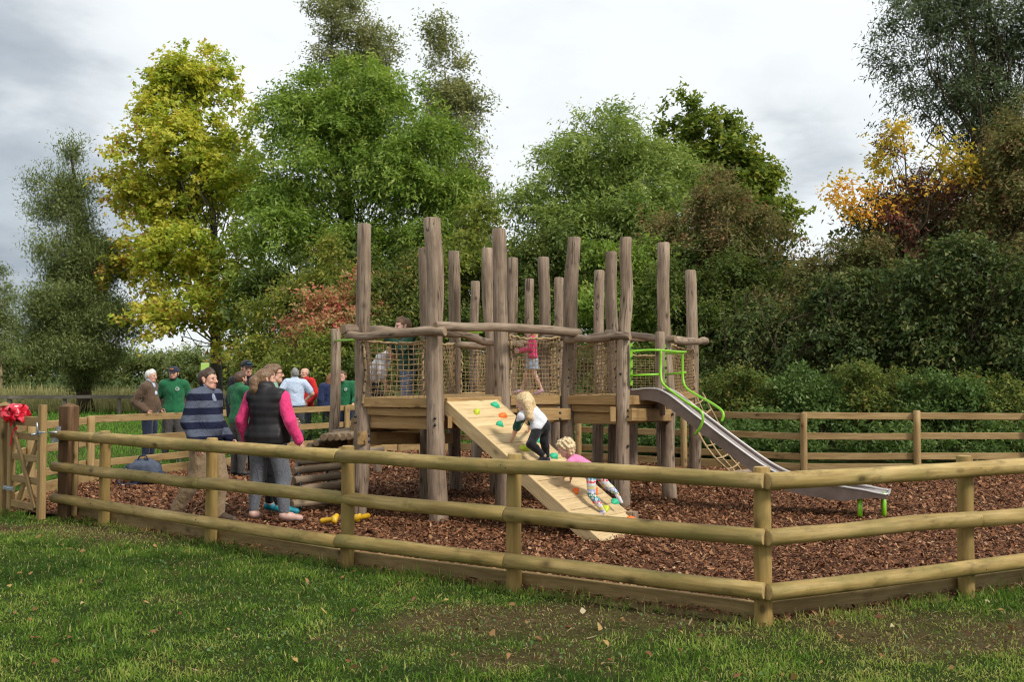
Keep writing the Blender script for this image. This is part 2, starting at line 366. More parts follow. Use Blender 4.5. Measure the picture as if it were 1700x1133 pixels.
def leafshapes(P, ln, wd, r):
    n = len(P); yaw = r.uniform(0, 6.28, n); pit = r.normal(0, .35, n); rol = r.normal(0, .45, n)
    a = np.stack([np.cos(yaw), np.sin(yaw), pit], 1)*(ln/2)[:, None]; s = np.stack([-np.sin(yaw), np.cos(yaw), rol], 1)*(wd/2)[:, None]; u = np.array([0, 0, 1.])*(wd*r.uniform(.1, .45, n))[:, None]
    return np.stack([P - a, P - a*.35 - s + u, P + a*.3 - s*.8 + u, P + a*1.05, P + a*.3 + s*.8 + u*.6, P - a*.35 + s + u*.6], 1).reshape(-1, 3)
def flakes(P, ln, wd, tilt, r, yaw=None):
    """quads lying near the ground, one per point"""
    n = len(P); yaw = r.uniform(0, 2*np.pi, n) if yaw is None else yaw
    a = np.stack([np.cos(yaw), np.sin(yaw), np.zeros(n)], 1); s = np.stack([-np.sin(yaw), np.cos(yaw), np.zeros(n)], 1)
    t1, t2 = r.normal(0, tilt, n), r.normal(0, tilt, n)
    a[:, 2] = t1; s[:, 2] = t2
    a *= (ln/2)[:, None]; s *= (wd/2)[:, None]
    j = lambda: (1 + r.uniform(-.45, .3, n))[:, None]
    return np.stack([P - a*j() - s*j(), P + a*j() - s*j(), P + a*j() + s*j(), P - a*j() + s*j()], 1).reshape(-1, 3)
N = 480000
px, py = rng.uniform(-6.6, 9.0, N), 6.7 + 15.3*rng.random(N)**1.45
k = inside(px, py, BARK) & (np.abs(px) < .56*py + .3); px, py = px[k], py[k]
k = rng.random(len(px)) < .6; px, py = px[k], py[k]; n = len(px)
pz = BARK_Z - .015 + (fnoise(px, py, .8, 5) - .5)*.06 + rng.uniform(.002, .03, n)
big = 1 + .045*(py - 7)
ln = rng.gamma(5, .0048, n)*big; wd = ln*rng.uniform(.22, .6, n)
vv = flakes(np.stack([px, py, pz], 1), ln, wd, .38, rng)
m, t, b = newmat('bark_chip', .8, .22); at_ = nd(t, 'ShaderNodeAttribute', attribute_name='tint').outputs['Fac']
setc(t, b, ramp(t, at_, [(0, (.06, .024, .011)), (.3, (.14, .055, .025)), (.75, (.235, .100, .044)), (.95, (.34, .175, .085)), (1, (.46, .33, .21))]))
me = arrays_mesh('bark_chips', vv, 4, [m], {'tint': np.repeat(rng.random(n), 4)})
tag(put('bark_chips', me), kind='stuff')
print('chips', n)
# turf blades
def blades(name, px, py, pz, h, wid, mats, tintv, lean=.45):
    n = len(px); yaw = rng.uniform(0, 2*np.pi, n); ln = np.abs(rng.normal(0, lean, n)); la = rng.uniform(0, 2*np.pi, n)
    P = np.stack([px, py, pz], 1); s = np.stack([np.cos(yaw), np.sin(yaw), 0*yaw], 1)*(wid/2)[:, None]
    d = np.stack([np.cos(la)*ln, np.sin(la)*ln, np.ones(n)], 1); d /= np.linalg.norm(d, axis=1)[:, None]
    mid = P + d*(h*.55)[:, None]; d2 = d.copy(); d2[:, 2] -= rng.uniform(.1, .9, n); d2 /= np.linalg.norm(d2, axis=1)[:, None]
    tip = mid + d2*(h*.5)[:, None]
    vv = np.stack([P - s, mid + s*.9, tip, mid - s*.9], 1).reshape(-1, 3)
    return tag(put(name, arrays_mesh(name, vv, 4, mats, {'tint': np.repeat(tintv, 4)})), kind='stuff')
M_GRASS = leafmat('grass_blade', [(0, (.024, .052, .008)), (.3, (.060, .110, .014)), (.6, (.118, .178, .027)), (.86, (.20, .212, .052)), (1, (.31, .25, .115))], .3, .06)
N = 900000
px, py = rng.uniform(-7, 7.2, N), rng.uniform(5.0, 13.2, N)
k = (np.abs(px) < .545*py + .25) & ~inside(px, py, BARK); px, py = px[k], py[k]
wv = worn(px, py); cl = fnoise(px, py, .28, 31)
k = rng.random(len(px)) < (1 - .93*wv)*(.30 + 1.1*np.clip(cl - .25, 0, 1)); px, py, wv, cl = px[k], py[k], wv[k], cl[k]
if len(px) > 215000: px, py, wv, cl = px[:215000], py[:215000], wv[:215000], cl[:215000]
n = len(px); print('blades', n)
pz = (fnoise(px, py, .55, 21) - .5)*.05 - .004
near_post = np.zeros(n)
for a, c in ((KNEE, CORNER), (LATCH, KNEE), (CORNER, RIGHT[2])):
    ab = np.array([c.x-a.x, c.y-a.y]); L2 = ab @ ab; tt = np.clip(((px-a.x)*ab[0] + (py-a.y)*ab[1])/L2, 0, 1)
    near_post = np.maximum(near_post, np.exp(-(((px-a.x-tt*ab[0])**2 + (py-a.y-tt*ab[1])**2)/.02)))
tall = fnoise(px, py, .5, 77)
tuft = np.clip((fnoise(px, py, .22, 131) - .42)*4, 0, 1); h = rng.gamma(4, .0070, n)*(.45 + .7*tall + .75*tuft)*(1 - .45*wv) + near_post*rng.uniform(0, .08, n)
big = fnoise(px, py, 2.2, 41)
tv = np.clip(.38*rng.random(n) + .95*(fnoise(px, py, .3, 51) - .2) + .3*wv + .9*(big - .5) - .12*tuft, 0, .88); dry = rng.random(n) < .07 + .3*wv; tv[dry] = rng.uniform(.86, 1, dry.sum())
blades('grass', px, py, pz, h, rng.uniform(.004, .0105, n), [M_GRASS], tv, .95)
M_LAWN = leafmat('lawn_blade', [(0, (.05, .12, .016)), (.5, (.085, .175, .024)), (.85, (.13, .21, .04)), (1, (.22, .22, .07))], .35, .04)
N = 260000
py = 12 + 44*rng.random(N)**1.7; px = rng.uniform(-1, 1, N)*(.56*py + .5)
k = ~inside(px, py, BARK) & (px < 1.5); px, py = px[k][:60000], py[k][:60000]; n = len(px)
sc_ = py/14
blades('lawn_grass', px, py, np.zeros(n), rng.gamma(6, .011, n)*(.8 + .35*sc_), rng.uniform(.007, .013, n)*sc_, [M_LAWN], np.clip(.5*rng.random(n) + .6*(fnoise(px, py, 2.5, 61) - .1), 0, 1), .5)
# dead stems and crumbs of earth lying on the worn places
n = 90000; px, py = rng.uniform(-6, 6, n), rng.uniform(5.0, 12, n); k = ~inside(px, py, BARK) & (np.abs(px) < .55*py) & (rng.random(n) < .05 + .95*worn(px, py)); px, py = px[k][:22000], py[k][:22000]; n = len(px)
vv = flakes(np.stack([px, py, (fnoise(px, py, .55, 21) - .5)*.05 + rng.uniform(.003, .022, n)], 1), rng.gamma(2.2, .0095, n), rng.uniform(.002, .009, n), .3, rng)
tag(put('dead_stems', arrays_mesh('dead_stems', vv, 4, [leafmat('dead_stem', [(0, (.03, .018, .010)), (.5, (.07, .047, .025)), (.85, (.13, .095, .05)), (1, (.22, .17, .10))], .1, .0)], {'tint': np.repeat(rng.random(n), 4)})), kind='stuff')
# clover and weeds in the near turf, fallen leaves
n = 7000; px, py = rng.uniform(-6, 6, n), rng.uniform(5.1, 12, n); k = ~inside(px, py, BARK) & (np.abs(px) < .54*py) & (fnoise(px, py, .7, 91) > .53); px, py = px[k], py[k]; n = len(px)
vv = leafshapes(np.stack([px, py, rng.uniform(.015, .04, n)], 1), rng.uniform(.012, .03, n), rng.uniform(.010, .022, n), rng)
tag(put('clover', arrays_mesh('clover', vv, 6, [leafmat('clover_leaf', [(0, (.035, .075, .022)), (1, (.075, .125, .045))], .25, .08)], {'tint': np.repeat(rng.random(n), 6)})), kind='stuff')
n = 620; px, py = rng.uniform(-6, 6, n), rng.uniform(5.1, 13, n); k = (np.abs(px) < .54*py); px, py = px[k], py[k]; n = len(px); inb = inside(px, py, BARK)
k = ~inb | (rng.random(n) < .4); px, py, inb = px[k], py[k], inb[k]; n = len(px)
vv = leafshapes(np.stack([px, py, np.where(inb, .065, rng.uniform(.02, .045, n))], 1), rng.uniform(.025, .065, n), rng.uniform(.018, .04, n), rng)
tag(put('fallen_leaves', arrays_mesh('fallen_leaves', vv, 6, [leafmat('fallen_leaf', [(0, (.05, .022, .012)), (.5, (.12, .055, .025)), (.85, (.17, .095, .04)), (.97, (.25, .17, .06)), (1, (.30, .25, .16))], .15, .08)], {'tint': np.repeat(rng.random(n), 6)})), kind='stuff')
# ------------------------------------------------------------------ front fence of round rails
FR = [M_RAIL, M_RAILEND]; FP = [M_POST, M_RAILEND]
front = thing('post_and_rail_fence', 'round pine post and rail fence round the front of the bark play area', 'fence', CORNER)
def lerp(a, b, t): return V(a)*(1-t) + V(b)*t
NL1 = V((-.536, -.844, 0)); NL2 = V((-.620, -.784, 0)); NR = V((.437, -.899, 0))
posts = [(CORNER, 1.07), (lerp(CORNER, KNEE, .535), 1.075), (KNEE, 1.07), (lerp(KNEE, LATCH, .415), 1.06), (lerp(KNEE, LATCH, .83), 1.06), (RIGHT[0], 1.075), (RIGHT[1], 1.06), (RIGHT[2], 1.07)]
for p, h in posts: log('fence_post', p + V((0, 0, -.25)), p + V((rnd.gauss(0, .006), rnd.gauss(0, .006), h)), .062, .058, FP, front, 18, 7, .003, .012, chamfer=.008)
ro = .055 + .052
def rail(a, b, z, r=.0585): log('rail', a + V((0, 0, z)), b + V((0, 0, z)), r*rnd.uniform(.97, 1.03), r*rnd.uniform(.95, 1.03), FR, front, 18, 10, .006, .018, chamfer=.006)
C1 = CORNER + NL1*ro; C2 = CORNER + NR*ro; mit = V((-.10, -.995, 0))*ro*.98
cl_, cr_ = CORNER + V((-.016, -.116, 0)), CORNER + V((.000, -.118, 0))
K1 = KNEE + (NL1 + NL2).normalized()*ro; La = LATCH + NL2*ro + V((-.10, .079, 0))
mid855 = lerp(CORNER, KNEE, .535) + NL1*ro; m355 = lerp(KNEE, LATCH, .415) + NL2*ro; m183 = lerp(KNEE, LATCH, .83) + NL2*ro
r1, r2, r3 = [p + NR*ro for p in RIGHT]
g_ = V((.0012, 0, 0))
for z, chain in ((.985, [La, m183, K1, cl_]), (.612, [La, m355, mid855, cl_]), (.245, [La, K1, mid855, cl_])):
    for a, b_ in zip(chain, chain[1:]): rail(a, b_ - g_, z + rnd.gauss(0, .004))
for z, chain in ((.985, [cr_, r2, r3]), (.605, [cr_, r1, r3]), (.245, [cr_, r2, r3])):
    for a, b_ in zip(chain, chain[1:]): rail(a + g_, b_, z + rnd.gauss(0, .004))
inn = .085
def nails(p, n, z):
    q = p + n*(ro + .0555) + V((0, 0, z))
    for dx, dz in ((-.022, .012), (.024, -.010)):
        c = q + V((-n.y, n.x, 0))*dx + V((0, 0, dz)); mb = MB(); mb.tube([c - n*.02, c + n*.0005, c + n*.0025], [.0055, .0055, .003], 7); mb.obj('nail_head', M_NAIL, front)
M_NAIL = plain('nail_steel', (.06, .05, .045), .5, .4, .6)
for p_, n_ in ((lerp(CORNER, KNEE, .535), NL1), (lerp(KNEE, LATCH, .415), NL2), (lerp(KNEE, LATCH, .83), NL2), (RIGHT[0], NR)):
    for z_ in (.985, .61, .245): nails(p_, n_, z_)
def kick(a, b_, n): board('gravel_board', a - n*inn + V((0, 0, .025)), b_ - n*inn + V((0, 0, .025)), .04, .225, M_KICK, front, warp=.004)
for a, b_, n in ((CORNER, lerp(CORNER, KNEE, .535), NL1), (lerp(CORNER, KNEE, .535), KNEE, NL1), (KNEE, lerp(KNEE, LATCH, .415), NL2), (lerp(KNEE, LATCH, .415), lerp(KNEE, LATCH, .83), NL2), (lerp(KNEE, LATCH, .83), LATCH, NL2), (CORNER, RIGHT[0], NR), (RIGHT[0], RIGHT[1], NR), (RIGHT[1], RIGHT[2], NR)): kick(a, b_, n)
def pyramid_post(name, p, w, h, mat, parent, rz, label=None):
    M = Matrix.Translation(p) @ Matrix.Rotation(rz, 4, 'Z'); a = w/2; bv = .008
    sec = [(-a+bv, -a), (a-bv, -a), (a, -a+bv), (a, a-bv), (a-bv, a), (-a+bv, a), (-a, a-bv), (-a, -a+bv)]
    vs = [(x, y, z) for z in (-.3, h) for x, y in sec] + [(0, 0, h + w*.28)]
    fs = [(k, (k+1) % 8, 8 + (k+1) % 8, 8 + k) for k in range(8)] + [(8 + k, 8 + (k+1) % 8, 16) for k in range(8)]
    mb = MB(); mb.add(vs, fs, 0, False)
    o = put(name, mb.mesh(name, [mat]), parent, M)
    if label: o['label'] = label
    return o
rzg = math.atan2((LATCH - HINGE).y, (LATCH - HINGE).x)
pyramid_post('gate_post', LATCH, .165, 1.32, M_DARKPOST, front, rzg - .12, 'dark stained square gate post with pointed top')
cdir = (KNEE - LATCH).normalized()
board('rail_batten', LATCH + cdir*.115 - NL2*.02 + V((0, 0, .04)), LATCH + cdir*.115 - NL2*.02 + V((0, 0, .93)), .06, .045, M_BOARD, front, up=NL2)
# ------------------------------------------------------------------ back fence of sawn boards
back = thing('board_fence', 'board rail fence with three flat rails along the back of the play area', 'fence', BACKL[4])
pyramid_post('gate_post', HINGE, .165, 1.32, M_GATE, back, rzg - .12, 'pale square gate post carrying the gate hinges')
BP = [HINGE] + BACKL + BACKR
for i, p in enumerate(BP):
    if i: log('fence_post', p + V((0, 0, -.25)), p + V((0, 0, 1.05 + rnd.gauss(0, .012))), .062, .058, [M_BOARD, M_RAILEND], back, 16, 5, .003, .012, chamfer=.008)
for i in range(len(BP) - 1):
    a, b_ = BP[i], BP[i+1]; d = (b_ - a).normalized(); n = V((-d.y, d.x, 0))      # n points away from the bark
    off = n*.075
    for z in (.98, .63, .29): board('rail', a + off + d*.004 + V((0, 0, z + rnd.gauss(0, .006))), b_ + off - d*.004 + V((0, 0, z + rnd.gauss(0, .006))), .04, .115, M_BOARD, back, warp=.004)
    board('gravel_board', a + off*.2 + d*.065 + V((0, 0, .06)), b_ + off*.2 - d*.065 + V((0, 0, .06)), .04, .22, M_BOARD, back, warp=.004)
# ------------------------------------------------------------------ gate
gd = V((.80, -.60, 0)).normalized(); gd = (V((-5.34, 11.42, 0)) - V((-6.06, 12.05, 0))).normalized(); gn = V((gd.y, -gd.x, 0))
if gn.y > 0: gn = -gn
G0 = V((-6.06, 12.05, .10)); GW = .93
gate = thing('wooden_gate', 'open wooden wicket gate with crossed braces and galvanised hinges', 'gate', G0)
def gp_(s, z, o=0.0): return G0 + gd*s + V((0, 0, z)) + gn*o
def stile(s, h0, h1, w):
    o = board('stile', gp_(s, h0), gp_(s, h1), w, .075, M_GATE, gate, up=gn, bev=.012)
stile(0.05, -.02, 1.21, .085); stile(GW - .05, -.06, 1.25, .10)
for z, h in ((.06, .085), (.36, .08), (.62, .08), (.87, .08), (1.05, .11)): board('rail', gp_(.095, z), gp_(GW - .103, z), .034, h, M_GATE, gate)
board('brace', gp_(.13, 1.02, .034), gp_(GW - .13, .05, .034), .03, .07, M_GATE, gate, up=(0, 0, 1))
board('brace', gp_(.16, .05, -.034), gp_(GW - .13, 1.0, -.034), .03, .07, M_GATE, gate)
for z in (.24, 1.08):
    mb = MB(); mb.box(gp_(.06, z, .046), (.34, .008, .05), Matrix((gd, -gn, V((0, 0, 1)))).transposed()); mb.tube([gp_(-.11, z-.06, .046), gp_(-.11, z+.05, .046)], .014, 8)
    for s in (.0, .09, .17): mb.tube([gp_(s, z, .046), gp_(s, z, .062)], .011, 6)
    mb.obj('hinge', M_GALV, gate)
mb = MB(); zl = .93; Lx = gp_(GW - .05, zl, .05)
mb.tube([gp_(GW-.07, zl, .055), gp_(GW+.13, zl+.01, .05)], .011, 6); mb.box(gp_(GW-.04, zl, .048), (.07, .012, .05), Matrix((gd, -gn, V((0, 0, 1)))).transposed())
mb.tube([gp_(GW-.03, zl, .06), gp_(GW-.03, zl+.12, .07)], .009, 6); mb.tube([gp_(GW-.05, zl-.01, .06), gp_(GW-.06, zl-.02, .12)], .013, 6)
mb.obj('latch', M_GALV, gate)
lp = LATCH + V((-.075, -.10, 0)); mb = MB(); mb.box(lp + V((0, 0, 1.0)), (.05, .02, .18)); mb.box(lp + V((-.02, -.02, .93)), (.09, .05, .05)); mb.tube([lp + V((0, -.01, 1.02)), lp + V((-.10, -.03, 1.02))], .012, 6)
mb.obj('latch_catch', M_GALV, front)
# red ribbon bow on the gate's top rail
m_red, t, b = newmat('red_ribbon', .28, .6); setc(t, b, (.62, .012, .035)); b.inputs['Coat Weight'].default_value = .5
BC = gp_(.30, 1.13, .07)
bow = thing('ribbon_bow', 'big shiny red ribbon bow tied to the top rail of the gate', 'bow', BC)
mb = MB(); r_ = random.Random(5)
for i in range(46):
    th, ph = r_.uniform(0, 6.28), math.acos(r_.uniform(-.75, 1)); d = V((math.sin(ph)*math.cos(th)*1.35, math.sin(ph)*math.sin(th)*.9, math.cos(ph))).normalized(); d = V((d.x*1.3, d.y*.9, d.z*.95))
    s = d.orthogonal().normalized(); u = s.cross(d).normalized(); rot = r_.uniform(0, 6.28); s2 = s*math.cos(rot) + u*math.sin(rot); u2 = d.normalized().cross(s2)
    L = r_.uniform(.11, .155); wd = r_.uniform(.022, .034)
    ring = [BC + d*(L*.5*(1 - math.cos(a)))*1.0 + u2*(L*.34*math.sin(a)) for a in [2*math.pi*k/10 for k in range(11)]]
    vs = [p + s2*wd*sg for p in ring for sg in (-1, 1)]
    mb.add(vs, [(2*k, 2*k+1, 2*k+3, 2*k+2) for k in range(10)], 0, True)
mb.obj('ribbon_loops', m_red, bow)
for sg, ln in ((-1, .26), (1, .2)):
    pts = bezier([BC + V((0, -.02, -.08)), BC + gd*.10*sg + V((0, -.03, -.15)), BC + gd*.02*sg + V((0, -.03, -.2)), BC + gd*(.14*sg + .05) + V((0, -.03, -.12 - ln))], 6)
    mb = MB(); mb.add([p + V((0, 0, h)) + gn*h*.4 for p in pts for h in (-.014, .014)], [(2*k, 2*k+1, 2*k+3, 2*k+2) for k in range(len(pts)-1)], 0, True); mb.obj('ribbon_tail', m_red, bow)
# far rail fence, information sign
far = thing('field_fence', 'low dark single rail fence crossing the field beyond the lawn', 'fence', (-16, 38, 0))
FA, FB = V((-26, 41, 0)), V((-9.2, 41.5, 0))
for i in range(8):
    p = lerp(FA, FB, (i + .35)/7.5); board('fence_post', p + V((0, 0, -.2)), p + V((0, 0, .78)), .12, .12, M_OLD, far)
for i in range(7): board('rail', lerp(FA, FB, (i + .35)/7.5) + V((0, -.09, .76)), lerp(FA, FB, (i + 1.35)/7.5) + V((0, -.09, .76)), .05, .14, M_OLD, far, warp=.01)
m_sg, t, b = newmat('sign_panel', .5, .4); tc = nd(t, 'ShaderNodeTexCoord').outputs['Object']; z_ = nd(t, 'ShaderNodeSeparateXYZ', {0: tc}).outputs[2]
setc(t, b, ramp(t, math_(t, 'MULTIPLY', z_, 1.0), [(0.0, (.42, .60, .13)), (.29, (.50, .66, .22)), (.30, (.62, .72, .42))], 'CONSTANT'))
SP = at(341, 617, 30); sg_ = thing('field_sign', 'small pale green notice board on a white post beyond the lawn', 'sign', (SP.x, SP.y, 0))
m_wh = plain('white_paint', (.62, .62, .60), .5)
mb = MB(); mb.box((0, 0, .18), (.25, .02, .27)); o = put('panel', mb.mesh('panel', [m_sg]), sg_, Matrix.Translation((SP.x, SP.y - .04, SP.z - .06)))
mb = MB(); mb.box((SP.x, SP.y, SP.z/2 + .1), (.06, .05, SP.z + .2)); mb.obj('post', m_wh, sg_)
# ------------------------------------------------------------------ climbing frame
LG = [M_LOG, M_LOGEND]
frame = thing('climbing_frame', 'weathered log climbing frame with rope nets, plank ramp, metal slide and raised decks', 'climbing frame', xat(850, 13.5))
PS = {}
def gpost(key, ut, vt, ub, d, r, lean_d=0.0, z0=-.1):
    top = at(ut, vt, d + lean_d); b_ = xat(ub, d, z0)
    # ub is where the post meets the bark
    PS[key] = (xat(ub, d, 0), top, r)
    log('log_post', b_, top, r, r*.88, LG, frame, 20, 16, .016, .03, chamfer=.012)
for a in (('1', 605, 372, 596, 11.95, .100), ('2', 717, 362, 729, 11.45, .108), ('3', 828, 380, 835, 12.5, .100), ('4', 954, 394, 935, 13.1, .098),
          ('5', 1039, 394, 1034, 12.6, .090), ('6', 1101, 403, 1112, 13.6, .098), ('7', 1146, 449, 1153, 17.0, .108), ('8', 1015, 418, 1018, 14.3, .095),
          ('9', 902, 427, 906, 15.3, .098), ('10', 879, 463, 877, 18.2, .095), ('11', 928, 461, 922, 18.0, .095), ('12', 851, 428, 846, 15.2, .095),
          ('13', 809, 412, 824, 14.1, .090), ('14', 789, 467, 790, 18.6, .095), ('15', 753, 417, 757, 14.6, .095), ('16', 706, 412, 711, 13.2, .105), ('18', 995, 449, 991, 16.9, .095)): gpost(*a)
PS['3'][1]
log('log_post', at(553, 800, 14.5), at(558, 546, 14.5), .080, .072, LG, frame, 18, 12, .010, .03, chamfer=.01)
log('log_post', at(1096, 690, 13.25), at(1096, 551, 13.25), .066, .064, LG, frame, 18, 6, .004, .015, chamfer=.012)
log('log_post', at(1050, 800, 16.4) , at(1050, 662, 16.4), .085, .08, LG, frame, 16, 8, .008, .03)
log('log_post', at(1097, 785, 17.1), at(1097, 655, 17.1), .07, .07, LG, frame, 16, 8, .008, .03)
def pz(k, z):      # point on a post's axis at height z
    a, b_, r = PS[k]; return lerp(a, b_, z/b_.z)
# horizontal logs
def hlog(u0, v0, d0, u1, v1, d1, r0, r1, bow=0.0): log('rail_log', at(u0, v0, d0), at(u1, v1, d1), r0, r1, LG, frame, 18, 16, .014, .045, bow, chamfer=.01)
hlog(574, 557, 11.80, 739, 551, 11.26, .052, .056, -.01)
hlog(569, 547, 11.75, 716, 552, 13.05, .058, .050)
hlog(722, 541, 11.29, 962, 553, 12.95, .052, .056, .02)
hlog(730, 553, 13.0, 821, 569, 13.95, .056, .052, .02)
hlog(742, 574, 14.48, 868, 573, 15.05, .050, .046)
hlog(838, 574, 15.06, 947, 560, 15.12, .050, .052)
hlog(940, 565, 12.98, 1046, 559, 12.47, .052, .048, .012)
hlog(902, 561, 15.16, 1020, 556, 14.15, .048, .050)
hlog(1006, 552, 14.17, 1122, 563, 13.47, .046, .052)
hlog(1024, 560, 14.2, 1150, 565, 16.85, .048, .05)
hlog(1108, 566, 13.75, 1172, 567, 16.75, .045, .058)
# decks
DZ = 1.42
def deck(pts, n, z=DZ):
    a, b_, c, d = [V((p.x, p.y, z)) for p in pts]       # a-b front edge, d-c back edge
    for i in range(n):
        t0, t1 = (i + .04)/n, (i + .96)/n
        q = [lerp(a, d, t0), lerp(b_, c, t0), lerp(b_, c, t1), lerp(a, d, t1)]
        cen = (q[0] + q[2])/2; M = axis_matrix(cen, cen + (q[1] - q[0])); dz = rnd.uniform(-.003, .003)
        mb = MB(); mb.add([p + V((0, 0, -.035 + dz)) for p in q] + [p + V((0, 0, dz)) for p in q], [(3, 2, 1, 0), (4, 5, 6, 7), (0, 1, 5, 4), (1, 2, 6, 5), (2, 3, 7, 6), (3, 0, 4, 7)], 0, False)
        mb.obj('deck_plank', M_DECK, frame, M)
b0 = lambda k: PS[k][0]
deck([b0('1'), b0('2'), b0('3'), b0('16')], 9)
deck([b0('16'), b0('3'), b0('12'), b0('15')], 12, DZ - .004)
deck([b0('3'), b0('4'), b0('9'), b0('12')], 14, DZ + .004)
deck([b0('4'), b0('5'), b0('6'), b0('8')], 9, DZ + .008)
deck([b0('8'), b0('6'), b0('7'), b0('18')], 16, DZ - .002)
deck([b0('12'), b0('9'), b0('11'), b0('14')], 16, DZ)
LAND = 1.0
deck([xat(585, 13.35), xat(725, 13.4), xat(730, 14.45), xat(585, 14.35)], 9, LAND)
def fascia(k0, k1, inset=.0, n=3, z=DZ, ext=0.0):
    a, b_ = b0(k0), b0(k1); d = (b_ - a).normalized(); nn = V((d.y, -d.x, 0)); r0, r1 = PS[k0][2]*.92 - ext, PS[k1][2]*.92 - ext
    sz = [(.045, .115, .02, 0), (.045, .095, -.03, .03), (.07, .15, -.10, .05)]
    zz_ = z + .005
    for wx, wy, off, ins_ in sz[:n]:
        p, q = a + d*(r0 + ins_*.4) + nn*off, b_ - d*(r1 + ins_*.4) + nn*off
        board('fascia_board', p + V((0, 0, zz_ - wy/2)), q + V((0, 0, zz_ - wy/2)), wx, wy, M_DECK, frame, warp=.002); zz_ -= wy + .004
for k in (('1', '2'), ('3', '4'), ('4', '5'), ('5', '6'), ('2', '3'), ('16', '1')): fascia(*k)
for k in (('6', '7'), ('8', '9'), ('9', '11'), ('15', '12'), ('14', '11'), ('18', '7')): fascia(*k, n=2)
def beam(u0, v0, d0, u1, v1, d1, w=.07, h=.15): board('bearer', at(u0, v0, d0), at(u1, v1, d1), w, h, M_DECK, frame)
beam(598, 728, 11.80, 748, 728, 14.4, .07, .155)
beam(586, 705, 12.1, 716, 700, 13.2)
beam(728, 702, 11.7, 835, 690, 12.6)
beam(862, 690, 12.3, 944, 688, 13.0)
beam(950, 683, 13.15, 1003, 682, 14.2)
beam(1045, 689, 12.5, 1112, 690, 13.55, .07, .16)
beam(836, 693, 12.6, 1020, 690, 14.3)
beam(1017, 700, 12.55, 1017, 676, 12.55, .07, .09)
beam(1010, 676, 14.3, 1153, 667, 17.0)
beam(747, 692, 11.42, 747, 711, 11.42, .05, .07)
# bolt heads
def bolts(lst, r=.017):
    for u, v, d in lst:
        p = at(u, v, d); mb = MB(); n = V((0, -1, 0))
        mb.tube([p + n*-.02, p + n*.008, p + n*.016, p + n*.020], [r, r, r*.75, r*.2], 8); mb.obj('bolt', M_BLACK, frame)
bolts([(590, 692, 11.84), (590, 702, 11.84), (613, 724, 11.77), (613, 734, 11.77), (722, 695, 11.34), (722, 706, 11.34), (930, 686, 12.3), (930, 696, 12.3), (947, 683, 13.0), (1043, 682, 12.52), (1043, 692, 12.52), (1030, 621, 12.51), (1043, 741, 12.52), (753, 744, 14.5), (1117, 688, 13.5)])
beam(578, 738, 13.4, 724, 716, 13.45)
beam(584, 730, 14.3, 740, 710, 14.4)
# nets with rope borders
def net(a, b_, c, d, nx, ny, r=.0042, sag=.03, seed=0, ropes='LTR', mess=0.004):
    """a top-left, b top-right, c bottom-right, d bottom-left (world points)"""
    rr = random.Random(seed); a, b_, c, d = V(a), V(b_), V(c), V(d); nrm = (b_ - a).cross(d - a).normalized()
    ph = [rr.uniform(0, 6) for _ in range(4)]
    def S(s, t):
        p = lerp(lerp(a, b_, s), lerp(d, c, s), t); e = math.sin(math.pi*s)*math.sin(math.pi*t)
        p = p + nrm*(sag*e + .012*math.sin(7*s + ph[0])*math.sin(6*t + ph[1]))
        pull = .05*math.sin(math.pi*t)                       # the borders draw in between their fixings
        p = p + (b_ - a)*((.5 - s)*pull) + V((0, 0, -1))*(.035*math.sin(math.pi*s)*(1 - t))
        return p + V((rr.gauss(0, mess), rr.gauss(0, mess), rr.gauss(0, mess)))
    G = [[S(i/nx, j/ny) for j in range(ny + 1)] for i in range(nx + 1)]
    mb = MB()
    for i in range(nx + 1): mb.tube(G[i], r, 4, cap=False)
    for j in range(ny + 1): mb.tube([G[i][j] for i in range(nx + 1)], r, 4, cap=False)
    o = mb.obj('rope_net', M_NET, frame); o['kind'] = 'stuff'
    def edge(pts, name='border_rope'):
        P = bezier([p + V((rr.gauss(0, .004), rr.gauss(0, .004), rr.gauss(0, .004))) for p in pts], 3)
        m2 = MB(); m2.tube(P, .0155, 8, twist=62, lobes=2); m2.obj(name, M_ROPE, frame)
    if 'L' in ropes: edge(G[0])
    if 'R' in ropes: edge(G[-1])
    if 'T' in ropes: edge([g[0] for g in G])
    if 'B' in ropes: edge([g[-1] for g in G])
    for side, g in (('L', G[0]), ('R', G[-1])):
        if side in ropes:
            for j in range(1, ny, max(1, ny//5)):
                m2 = MB(); p = g[j]; m2.tube([p + V((0, -.026, 0)), p + V((0, .02, 0))], .012, 6); m2.obj('net_clamp', M_BLACK, frame)
def pnet(k0, k1, z1=2.13, z0=1.45, nx=12, ny=12, fr=(0, 0), seed=0, ropes='LTR', off=.0, **kw):
    a, b_ = b0(k0), b0(k1); d = (b_ - a).normalized(); n = V((d.y, -d.x, 0))*off
    p, q = a + d*(PS[k0][2]*.85 + fr[0]) + n, b_ - d*(PS[k1][2]*.85 + fr[1]) + n
    net(p + V((0, 0, z1)), q + V((0, 0, z1)), q + V((0, 0, z0)), p + V((0, 0, z0)), nx, ny, seed=seed, ropes=ropes, **kw)
pnet('1', '2', 2.10, 1.34, 12, 11, seed=1, off=.03, r=.0035)
pnet('16', '1', 2.12, 1.42, 10, 10, seed=2)
pnet('3', '4', 2.19, 1.42, 15, 13, seed=3, off=.03)
pnet('4', '5', 2.15, 1.44, 13, 13, seed=4, off=.02)
pnet('15', '16', 2.15, 1.42, 16, 13, seed=5, sag=.06)
pnet('12', '15', 2.12, 1.42, 13, 13, seed=6, sag=.06, ropes='LTRB')
pnet('8', '9', 2.15, 1.42, 15, 14, seed=7, sag=.1, mess=.01)
pnet('9', '11', 2.15, 1.42, 18, 14, seed=8, sag=.1, mess=.01)
